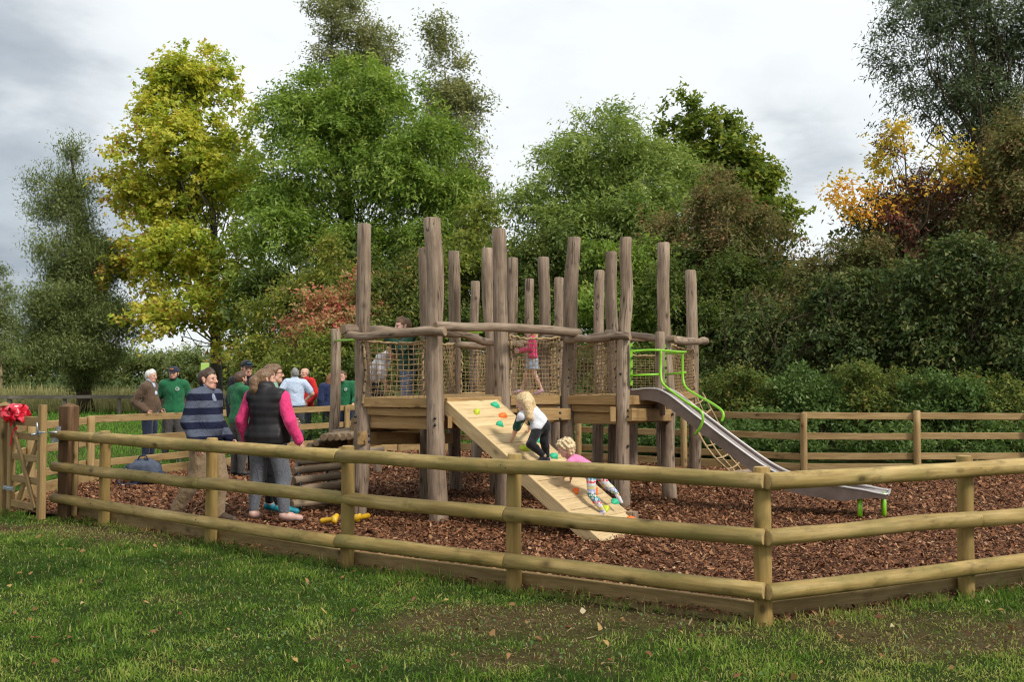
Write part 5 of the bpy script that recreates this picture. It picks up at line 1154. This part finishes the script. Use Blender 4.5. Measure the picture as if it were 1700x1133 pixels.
        if top.get('vest'):
            o2 = SDF(); torso(o2); o2.add(j['hiL'] + up*.03*s, j['hiR'] + up*.03*s, (.096*b_ + .006*fem)*s, (.096*b_ + .006*fem)*s, None, 1, .05*s); o2.add(lerp(j['nek'], j['che'], .12), lerp(j['nek'], j['hed'], .28), .064*s, .066*s, None, 1, .03*s)
            quilt = lambda P, F: np.maximum(F - .007*s*np.abs(np.sin(P[..., 2]*math.pi/(.085*s))), np.maximum(-((P - hp0) @ un) - .02*s, np.abs((P - np.array(j['che'])) @ np.array(xr)) - .185*s*b_))
            garment('gilet', o2, .017, top['vest'], top.get('grow', .016)*s + .020*s, .004, quilt, 4)
    if shoes:
        for q in 'LR':
            o = SDF(); a, t_ = j['an'+q], j['to'+q]; d = (t_ - a).normalized(); dn = V((0, 0, 1)) if abs(d.z) < .75 else fw; hl = a - d*.015*s - V((0, 0, .02*s))
            o.add(hl, lerp(hl, t_, .5), .046*s, .043*s, None, 1, .02*s).add(lerp(hl, t_, .45), t_ + d*.02*s, .046*s, .040*s, dn, 1.25, .03*s)
            me = skin_mesh('shoe', o, .013*max(.7, s), [shoes[0], shoes[1] if len(shoes) > 1 else M_SOLE], None, .004*s)
            n = len(me.polygons); cz = np.zeros(n*3, np.float32); me.polygons.foreach_get('center', cz); cz = cz.reshape(-1, 3)
            dd = cz @ np.array(dn) ; me.polygons.foreach_set('material_index', (dd < dd.min() + .028*s).astype(np.int32)); put('shoe', me, root, MW)
    # hair
    hk, hc = hair[0], hair[1]; hm = None
    if hk != 'none':
        nm = 'hair_%d' % (len(bpy.data.materials)); hm, t, b = newmat('hair', .5, .4); vec, r, raw = objvec(t, 1, 1, .25)
        setc(t, b, ramp(t, noise(t, raw, 60, 4, .6), [(.3, [c*.55 for c in hc]), (.7, [min(1, c*1.35) for c in hc])])); bump(t, b, noise(t, vec, 90, 3), .6, .006)
        o = SDF(); g = .009*q_
        if hk in ('short', 'pony', 'long', 'curly', 'thin'):
            o.add(hp_(0, -.030, .030), hp_(0, .016, .034), .083*q_, .078*q_, hn((1, 0, 0)), 1.10, kh).add(hp_(0, -.045, -.02), hp_(0, -.035, -.06), .062*q_, .045*q_, hn((1, 0, 0)), 1.05, .03*q_)
        if hk == 'short': o.add(hp_(0, .06, .085), hp_(0, .02, .105), .02*q_, .03*q_, hn((0, 1, 0)), 1, .03*q_)
        if hk == 'pony':
            for a, c, r1, r2 in (((0, -.10, .03), (0, -.135, -.01), .035, .045), ((0, -.135, -.01), (.015, -.14, -.10), .047, .042), ((.015, -.14, -.10), (.02, -.125, -.19), .040, .012)): o.add(hp_(*a), hp_(*c), r1*q_, r2*q_, None, 1, .02*q_)
        if hk == 'long':
            L = hair[2] if len(hair) > 2 else .2
            if len(hair) > 3: dn_ = Mi.to_3x3() @ V(hair[3])
            else: dn_ = V((0, 0, -1))
            for sg in (-1, 0, 1): c0 = hp_(sg*.055, -.055, -.01); o.add(c0, c0 + dn_*L*q_ + hn((sg*.01, -.01, 0))*q_, .048*q_, .030*q_, None, 1, .03*q_)
        ny, nz = np.array(hn((0, 1, 0))), np.array(hn((0, 0, 1))); hc_ = np.array(j['hed'])
        def hairline(P, F):
            y, z = (P - hc_) @ ny/q_, (P - hc_) @ nz/q_; x = (P - hc_) @ np.array(hn((1, 0, 0)))/q_
            cut = np.minimum(y - .018 - .75*np.maximum(0, z), .050 - z + .10*np.maximum(0, y - .05)) if hk != 'thin' else np.maximum(y + .012, -9)
            # sideburn notch round the ear
            F = F - (.006*q_*(np.sin(P @ np.array([125, 80, 90]) + seed) + np.sin(P @ np.array([-110, 130, 85]) + 2) + np.sin(P @ np.array([60, -140, 120]) + 1)) if hk == 'curly' else .0035*q_*np.sin(P @ np.array([120, 80, 30]) + np.sin(P @ np.array([40, 90, 60]))*2))
            F = np.maximum(F, (cut + .006*np.sin(x*150 + z*60) + .004*np.sin(z*210 + y*90))*q_)
            if hk == 'thin': F = np.maximum(F, (z - .055)*q_)
            return F
        put('hair', skin_mesh('hair', o, .0105*max(.75, q_), [hm], None, g*(2.6 if hk == 'curly' else .7 if hk == 'thin' else .75 if hk == 'short' else 1.5), hairline), root, MW)
        if beard:
            o = SDF(); o.add(hp_(0, .058, -.082), hp_(0, .066, -.092), .03*q_, .03*q_, None, 1, .03*q_)
            for sg in (-1, 1): o.add(hp_(sg*.05, .02, -.045), hp_(sg*.03, .055, -.085), .024*q_, .024*q_, None, 1, .025*q_)
            put('beard', skin_mesh('beard', o, .011*q_, [hm], None, .003*q_), root, MW)
    if cap:
        o = SDF(); o.add(hp_(0, -.028, .040), hp_(0, .018, .042), .084*q_, .080*q_, hn((1, 0, 0)), 1.10, kh)
        nz = np.array(hn((0, 0, 1))); z0 = np.array(hp_(0, 0, .040)); c = put('cap', skin_mesh('cap', o, .011*q_, [cap[0]], None, .020*q_, lambda P, F: np.maximum(F, -((P - z0) @ nz))), root, MW)
        o = SDF(); o.add(hp_(-.03, .10, .043), hp_(.03, .10, .043), .052*q_, .052*q_, hn((0, .12, 1)), 6.0, .01); put('visor', skin_mesh('visor', o, .008*q_, [cap[0]], None, 0), c, MW)
        if len(cap) > 1: mb = MB(); mb.tube([hp_(-.03, .107, .085), hp_(0, .113, .087), hp_(.03, .107, .085)], .012*q_, 8); mb.v = [tuple(MW @ V(v)) for v in mb.v]; mb.obj('cap_detail', cap[1], root)
    if extras: extras(root, j, dict(s=s, hp=hp_, hn=hn, up=up, fw=fw, xr=xr, MW=MW, q=q_))
    return root
def badge(col=(.62, .68, .64)):
    m = plain('badge_print', col, .7)
    def f(root, j, k):
        c = j['che'] + k['xr']*(-.075*k['s']) + k['up']*.045*k['s'] + k['fw']*(.136*k['s']); mb = MB(); R = .030*k['s']; P = [k['MW'] @ (c + k['xr']*math.cos(a)*R + k['up']*math.sin(a)*R) for a in [2*math.pi*i/14 for i in range(15)]]
        mb.tube(P, .006*k['s'], 6); mb.tube([k['MW'] @ (c + k['xr']*x + k['up']*z) for x, z in ((.012*k['s'], .010*k['s']), (-.012*k['s'], .006*k['s']), (-.012*k['s'], -.010*k['s']), (.012*k['s'], -.010*k['s']))], .004*k['s'], 6); mb.obj('badge', m, root)
    return f
def glasses(root, j, k):
    mb = MB(); q = k['q']; W_ = lambda *a: k['MW'] @ k['hp'](*a)
    for sg in (-1, 1):
        mb.tube([W_(sg*.033 + .022*math.cos(a), .098, .006 + .017*math.sin(a)) for a in [2*math.pi*i/10 for i in range(11)]], .0028, 5); mb.tube([W_(sg*.055, .096, .01), W_(sg*.084, .0, .014)], .0028, 5)
    mb.tube([W_(-.011, .104, .008), W_(.011, .104, .008)], .0028, 5); mb.obj('glasses', M_BLACK, root)
# cloths
def stripes(name, a, b_, per, off=0.0, wob=.004):
    m, t, b = newmat(name, .9, .1); tc = nd(t, 'ShaderNodeTexCoord').outputs['Object']; z = nd(t, 'ShaderNodeSeparateXYZ', {0: tc}).outputs[2]
    ph = math_(t, 'FRACT', math_(t, 'DIVIDE', math_(t, 'ADD', math_(t, 'ADD', z, off), math_(t, 'MULTIPLY', noise(t, tc, 9, 2), wob)), per))
    c = ramp(t, ph, [(0, a), (.5, b_)], 'CONSTANT'); nz = noise(t, tc, 40, 4)
    setc(t, b, mixc(t, math_(t, 'MULTIPLY', nz, .35), c, (.01, .01, .014))); bump(t, b, math_(t, 'ADD', noise(t, tc, 7, 4, .6, 1.6), math_(t, 'MULTIPLY', noise(t, tc, 160, 2), .1)), .8, .035); return m
S1, S2, S3 = (.56, .33, .24), (.60, .36, .27), (.62, .40, .32)
SH_BR = plain('brown_leather', (.06, .035, .02), .5); SH_GR = plain('grey_boot', (.085, .08, .07), .8); SH_BK = plain('black_shoe', (.015, .015, .016), .5)
NAVY = cloth('navy_cloth', (.020, .026, .048)); GREENP = cloth('green_polo_cloth', (.018, .125, .052)); CHARC = cloth('charcoal_cloth', (.055, .055, .060)); DGREY = cloth('dark_brown_grey_cloth', (.070, .062, .058)); BLACKC = cloth('black_cloth', (.012, .012, .014))
G_ADT = 'adults talking round the play area'
def base(u, v, z=.03): return gp(u, v, z)
# man in brown jacket
person('white-haired man in a brown tweed jacket and navy trousers, standing beyond the board fence', xat(249, 18.9), (1, -.12), 1.79,
       J=dict(elR=(.23, -.17, 1.16), wrR=(.20, .03, .99), palmR=(-1, 0, 0), elL=(-.23, -.12, 1.15), wrL=(-.20, .10, 1.0)), hair=('short', (.62, .60, .57)), skin=S2, top=dict(mat=cloth('brown_tweed', (.105, .066, .042), .3, 60), hem=-.14, grow=.028, name='jacket', fold=.007), bottom=dict(mat=NAVY, grow=.02), shoes=[SH_BR], group=G_ADT, seed=1, head=(-6, 0), belly=.3,
       extras=lambda r, j, k: put('shirt_front', skin_mesh('shirt_front', SDF().add(j['wai'] + k['fw']*.085*k['s'] - k['up']*.10*k['s'], j['che'] + k['fw']*.075*k['s'], .075*k['s'], .06*k['s'], k['fw'], 1.3, .02).add(lerp(j['nek'], j['che'], .2) + k['fw']*.03, lerp(j['nek'], j['hed'], .28), .06*k['s'], .060*k['s'], None, 1, .03), .018, [cloth('pale_blue_shirt', (.50, .58, .74), .1)], None, .022), r, k['MW']))
person('bearded man in a green polo shirt and navy baseball cap, hands behind his back', xat(289, 19.4), (.22, -1), 1.84, head=(-14, 0),
       J=dict(elR=(.27, -.12, 1.16), wrR=(.10, -.18, .98), elL=(-.27, -.12, 1.16), wrL=(-.08, -.19, .96), anR=(.16, -.10, .09), toR=(.25, .02, .035)), hair=('short', (.05, .03, .02)), skin=S1, cap=[cloth('navy_cap', (.022, .027, .052)), plain('orange_patch', (.5, .17, .03))], beard=True, top=dict(mat=GREENP, sleeve=.75, grow=.032, hem=-.16, fold=.008), bottom=dict(mat=DGREY, grow=.026, fold=.008), shoes=[SH_GR], extras=badge(), group=G_ADT, seed=2)
person('dark-haired man walking in a navy and grey striped sweater and tan trousers', base(340, 868), (.94, -.34), 1.735, head=(6, 3),
       J=dict(elR=(.245, -.06, 1.15), wrR=(.25, .05, .91), elL=(-.24, -.02, 1.15), wrL=(-.27, .13, .93), knR=(.09, -.05, .50), anR=(.10, -.32, .14), toR=(.11, -.20, .04), knL=(-.09, .14, .51), anL=(-.09, .12, .085), toL=(-.11, .29, .04), curlR=.45), hair=('short', (.055, .030, .016)), skin=S2, build=.98, belly=.5,
       top=dict(mat=stripes('striped_sweater', (.014, .017, .040), (.105, .120, .165), .158, .045), grow=.030, hem=-.15, fold=.007), bottom=dict(mat=cloth('tan_cloth', (.235, .165, .095)), grow=.028, fold=.008), shoes=[SH_BR], group=G_ADT, seed=3,
       extras=lambda r, j, k: put('collar', skin_mesh('collar', SDF().add(lerp(j['nek'], j['che'], .12) + k['fw']*.02, lerp(j['nek'], j['hed'], .30), .062*k['s'], .066*k['s'], None, 1, .02).add(lerp(j['nek'], j['che'], .25) + k['fw']*.07, lerp(j['nek'], j['che'], .5) + k['fw']*.12, .045*k['s'], .015, k['fw'], 1.5, .03), .014, [cloth('checked_collar', (.26, .28, .38), .5, 60)], None, .013), r, k['MW']))
PINK = cloth('pink_sweater', (.66, .045, .17), .15)
person('woman in a black quilted gilet over a bright pink sweater, seen from behind', base(443, 864), (.32, .95), 1.735, head=(-38, 4), fem=1, build=1.30,
       J=dict(nek=(-.03, -.012, 1.475), hed=(-.045, .02, 1.625), shR=(.20, -.01, 1.42), shL=(-.22, -.01, 1.42), elR=(.33, -.06, 1.15), wrR=(.40, .03, .92), elL=(-.33, -.04, 1.15), wrL=(-.32, .06, .90), hiR=(.11, 0, .93), hiL=(-.11, 0, .93), knR=(.19, .04, .50), anR=(.26, -.05, .085), toR=(.36, .08, .035), knL=(-.14, .04, .50), anL=(-.16, -.03, .085), toL=(-.20, .13, .035)), hair=('pony', (.16, .090, .045)), skin=S2, top=dict(mat=PINK, grow=.024, hem=-.07, fold=.007, vest=plain('black_quilt', (.013, .011, .012), .55, .3, 0, .2, 20)), bottom=dict(mat=cloth('grey_trousers', (.115, .12, .135), .2, 60), grow=.014, fold=.006, len=1.92), shoes=[plain('rose_trainer', (.48, .30, .25), .5), plain('cream_sole', (.60, .55, .48), .6)], group=G_ADT, seed=4)
person('tall woman with glasses and tied brown hair in a pale green top and black leggings', base(449, 852), (.97, .22), 1.80, head=(8, 6), fem=.8, hair=('pony', (.15, .085, .045)), skin=S2,
       top=dict(mat=cloth('pale_green_cloth', (.26, .38, .30), .1), sleeve=.7, grow=.024, hem=-.08), bottom=dict(mat=BLACKC, grow=.010, len=1.9), shoes=[plain('teal_trainer', (.01, .21, .28), .5), plain('teal_sole', (.03, .33, .40), .6)], extras=glasses, group=G_ADT, seed=5, J=dict(elR=(.25, .06, 1.17), wrR=(.14, .22, 1.08), elL=(-.25, .06, 1.17), wrL=(-.10, .24, 1.05), anR=(.11, .10, .085), toR=(.14, .27, .035)))
person('man in a black cap with sunglasses pushed up on it, mostly hidden behind the others', xat(409, 17.2), (.55, -.85), 1.93, hair=('short', (.05, .03, .02)), skin=S1, cap=[cloth('black_cap', (.012, .012, .014)), plain('sunglass_lens', (.01, .12, .18), .1, .6)], top=dict(mat=cloth('dark_navy_jacket', (.012, .014, .022)), grow=.03, hem=-.1, name='jacket'), bottom=dict(mat=BLACKC, grow=.02), shoes=[SH_BK], group=G_ADT, seed=6)
person('man in a green polo shirt with arms folded, his back half turned', xat(398, 16.6), (.45, .55), 1.75, head=(0, 4), hair=('short', (.085, .045, .026)), skin=S1, beard=True, J=dict(elR=(.27, .05, 1.17), wrR=(.0, .22, 1.20), elL=(-.27, .05, 1.17), wrL=(-.02, .24, 1.16), palmR=(0, -1, 0), palmL=(0, -1, 0)), top=dict(mat=GREENP, sleeve=.8, grow=.026, hem=-.08, fold=.008), bottom=dict(mat=DGREY, grow=.02), shoes=[SH_BK], group=G_ADT, seed=7)
person('grey-haired man in a pale blue short-sleeved shirt with hands on hips', xat(490, 22.4), (-.42, .88), 1.84, hair=('short', (.22, .21, .20)), skin=S1, build=1.1, belly=.5, J=dict(elR=(.36, -.05, 1.20), wrR=(.21, .06, 1.03), elL=(-.36, -.05, 1.20), wrL=(-.21, .06, 1.03), anL=(-.15, .02, .085), toL=(-.2, .17, .035)), top=dict(mat=cloth('pale_blue_cloth', (.46, .54, .68), .1), sleeve=.75, grow=.028, hem=-.02, fold=.009), bottom=dict(mat=CHARC, grow=.026, fold=.007), shoes=[SH_BK], group=G_ADT, seed=8)
person('bald man in a red jacket facing the man in pale blue', xat(507, 23.8), (-.55, -.83), 1.86, hair=('thin', (.25, .22, .20)), skin=S2, J=dict(elL=(-.30, -.03, 1.16), wrL=(-.22, .12, .98)), top=dict(mat=cloth('red_jacket', (.50, .022, .020), .2), grow=.03, hem=-.08, name='jacket', fold=.008), bottom=dict(mat=CHARC, grow=.02), shoes=[SH_BK], group=G_ADT, seed=9)
person('person in a navy fleece with long auburn hair, half hidden behind a thin log post', xat(549, 23.2), (-.3, .9), 1.72, fem=.6, hair=('long', (.22, .085, .035), .17), skin=S2, top=dict(mat=cloth('navy_fleece', (.022, .032, .085)), grow=.03, hem=-.1, fold=.007), bottom=dict(mat=BLACKC, grow=.016), shoes=[SH_BK], group=G_ADT, seed=10)
person('young man in a green polo shirt with a hand on the fence', xat(573, 22.1), (-.22, -.97), 1.80, head=(-6, 6), hair=('short', (.10, .055, .03)), skin=S2, J=dict(nek=(.03, .05, 1.45), hed=(.02, .10, 1.60), elL=(-.26, .05, 1.16), wrL=(-.26, .20, 1.0), elR=(.25, .06, 1.16), wrR=(.18, .26, 1.03)), top=dict(mat=GREENP, sleeve=1.6, grow=.024, hem=-.09, fold=.007), bottom=dict(mat=NAVY, grow=.02), shoes=[SH_BK], extras=badge(), group=G_ADT, seed=11)
# children and the helper on the deck
G_KID = 'children playing on the climbing frame'
DH = V((0, 0, DZ))
person('boy in a dark green sweatshirt and jeans leaning over the log rail', xat(677, 13.45, LAND), (-.93, -.28), 1.47, hs=1.20, head=(6, 0), skin=S3, hair=('short', (.16, .085, .042)), J=dict(nek=(0, .02, 1.45), hed=(0, .08, 1.60), elR=(.22, .14, 1.24), wrR=(.13, .32, 1.40), elL=(-.24, .16, 1.24), wrL=(-.16, .33, 1.40), palmR=(0, 0, -1), palmL=(0, 0, -1), curlR=.7, curlL=.7), top=dict(mat=cloth('bottle_green_cloth', (.010, .045, .028)), grow=.034, hem=-.12, fold=.007), bottom=dict(mat=cloth('blue_jeans', (.10, .15, .25), .35, 30), grow=.024, fold=.007), shoes=[SH_GR], extras=badge((.55, .6, .58)), group=G_KID, seed=12)
person('helper in a white blouse and black trousers bending forward with hands on knees', xat(620, 13.9, LAND), (.93, -.30), 1.32, hs=1.12, fem=.7, skin=S2, hair=('short', (.42, .24, .10)), head=(0, -48),
       J=dict(wai=(0, .02, .96), pel=(0, -.08, .84), che=(0, .14, 1.14), nek=(0, .26, 1.27), hed=(0, .38, 1.34), shR=(.18, .22, 1.22), shL=(-.18, .20, 1.25), elR=(.25, .30, .96), wrR=(.20, .34, .73), elL=(-.28, .0, 1.16), wrL=(-.28, -.22, 1.12), hiR=(.10, -.08, .81), hiL=(-.10, -.08, .81), knR=(.16, .20, .50), anR=(.14, .06, .085), toR=(.15, .22, .035), knL=(-.16, .08, .47), anL=(-.15, -.14, .09), toL=(-.16, .02, .035)), top=dict(mat=cloth('white_blouse', (.68, .64, .66), .06), sleeve=1.2, grow=.034, hem=-.02, fold=.010), bottom=dict(mat=BLACKC, grow=.018, fold=.006), shoes=[SH_BK], seed=13)
DENIM = cloth('pale_denim', (.30, .36, .46), .35, 22)
person('small girl in a pink cardigan and pale blue skirt walking along the deck', xat(884, 13.75, DZ), (-.98, .05), .93, hs=1.45, skin=S3, hair=('long', (.55, .36, .18), .13), J=dict(elR=(.20, .06, 1.18), wrR=(.17, .34, 1.16), elL=(-.20, .06, 1.18), wrL=(-.17, .30, 1.12), knR=(.09, .17, .50), anR=(.09, .30, .10), toR=(.10, .46, .06), knL=(-.09, -.06, .50), anL=(-.09, -.24, .12), toL=(-.10, -.10, .04)), top=dict(mat=cloth('pink_cardigan', (.64, .045, .16), .2), grow=.030, hem=-.01, fold=.008, name='cardigan'), bottom=dict(skirt=.30, mat=DENIM, grow=.012), shoes=[plain('lilac_shoe', (.52, .30, .46), .5)], group=G_KID, seed=14)
# on the ramp: joints placed in the world around the boards
def onramp(u, v, out=0.0):
    r = ray(u, v); t = (RT0 - CAM).dot(rn)/r.dot(rn); return CAM + r*t + rn*out
def dep(p): return p.y
hL, hR = onramp(846, 738, .03), onramp(872, 723, .03)
fA, fB = onramp(897, 768, .05), onramp(907, 772, .04)
dR = (hL.y + fB.y)/2
g1 = dict(pel=at(899, 706, dR - .10), wai=at(894, 697, dR - .10), che=at(885, 688, dR - .12), nek=at(874, 683, dR - .12), hed=at(870, 668, dR - .14),
          shL=at(866, 692, dR - .20), shR=at(886, 683, dR + .06), elL=at(856, 714, dR - .12), wrL=hL + rn*.03, elR=at(882, 706, dR + .06), wrR=hR + rn*.03 + V((.02, 0, .02)),
          hiL=at(893, 712, dR - .16), hiR=at(905, 708, dR - .02), knL=at(881, 738, dR - .30), anL=at(902, 757, dR - .22), toL=at(897, 767, dR - .20), knR=at(903, 733, dR - .10), anR=at(908, 762, fB.y - .02), toR=at(900, 768, fB.y + .05))
HRm = lambda f, u: (lambda y, z: Matrix((y.cross(z), y, z)).transposed())(V(f).normalized(), (V(u) - V(f).normalized()*V(u).dot(V(f).normalized())).normalized())
person('fair-haired girl in a white top and black leggings climbing the plank ramp', fB, (0, 1), 1.13, hs=1.38, skin=S3, hair=('long', (.60, .43, .23), .20, (.25, -.05, -.96)), J=dict(world=g1, vec=dict(hR=HRm((-.82, .50, -.25), (0, 0, 1)))), top=dict(mat=cloth('white_tee', (.60, .60, .63), .06), sleeve=.80, grow=.026, hem=-.02, fold=.006, collar=False), bottom=dict(mat=BLACKC, grow=.012, len=1.95), shoes=[plain('navy_trainer', (.02, .026, .05), .6), plain('tan_sole', (.30, .22, .15), .7)], group=G_KID, seed=15,
       extras=lambda r, j, k: [put('sleeve', skin_mesh('sleeve', SDF().add(lerp(j['sh'+q], j['el'+q], .10), lerp(j['sh'+q], j['el'+q], .82), .060*k['s'], .050*k['s'], None, 1, .02), .012, [cloth('bottle_green_sleeve', (.010, .06, .04))], None, .024*k['s']), r, k['MW']) for q in 'LR'])
h1, h2 = onramp(931, 801, .035), onramp(940, 806, .045); fC = onramp(1004, 856, .03); d2 = (h1.y + fC.y)/2
g2 = dict(pel=at(985, 783, d2 - .06), wai=at(975, 776, d2 - .06), che=at(961, 768, d2 - .06), nek=at(949, 760, d2 - .05), hed=at(939, 744, d2 - .06),
          shL=at(946, 769, d2 - .17), shR=at(956, 760, d2 + .08), elL=at(940, 788, d2 - .12), wrL=h1 + rn*.03 - V((.0, .03, 0)), elR=at(949, 786, d2 + .06), wrR=h2 + rn*.03 + V((.02, .05, 0)),
          hiL=at(981, 790, d2 - .10), hiR=at(993, 788, d2 + .03), knL=at(982, 822, d2 - .15), anL=at(1001, 850, fC.y - .03), toL=at(992, 858, fC.y - .01), knR=at(1007, 806, d2 + .05), anR=at(1024, 820, d2 + .02), toR=at(1031, 833, d2 - .02))
m_leg, t, b = newmat('patterned_leggings', .85, .15); tc = nd(t, 'ShaderNodeTexCoord').outputs['Object']; z = nd(t, 'ShaderNodeSeparateXYZ', {0: tc}).outputs[2]
bands = ramp(t, math_(t, 'FRACT', math_(t, 'MULTIPLY', z, 4.6)), [(0, (.30, .34, .55)), (.18, (.52, .44, .18)), (.34, (.50, .50, .52)), (.48, (.55, .05, .06)), (.62, (.04, .25, .36)), (.80, (.02, .22, .12))], 'CONSTANT')
vo = nd(t, 'ShaderNodeTexVoronoi', {'Vector': tc, 'Scale': 26.0, 'Randomness': .25}); setc(t, b, mixc(t, ramp(t, vo.outputs['Distance'], [(.0, 0), (.22, 1), (.42, 1), (.46, 0)], 'CONSTANT'), bands, (.62, .58, .60)))
person('curly blond toddler in pink tee shirt and patterned leggings low on the plank ramp', fC, (0, 1), .86, hs=1.62, skin=(.64, .41, .33), hair=('curly', (.62, .47, .27)), J=dict(world=g2, vec=dict(hR=HRm((-.90, .18, -.40), (-.05, 0, 1)))), build=1.12, top=dict(mat=cloth('pink_tee', (.66, .20, .38), .08), sleeve=.7, grow=.024, hem=-.03, fold=.005), bottom=dict(mat=m_leg, grow=.016, len=1.95), shoes=[plain('white_sock_shoe', (.58, .52, .58), .7), plain('mustard_sole', (.42, .22, .05), .7)], group=G_KID, seed=16)
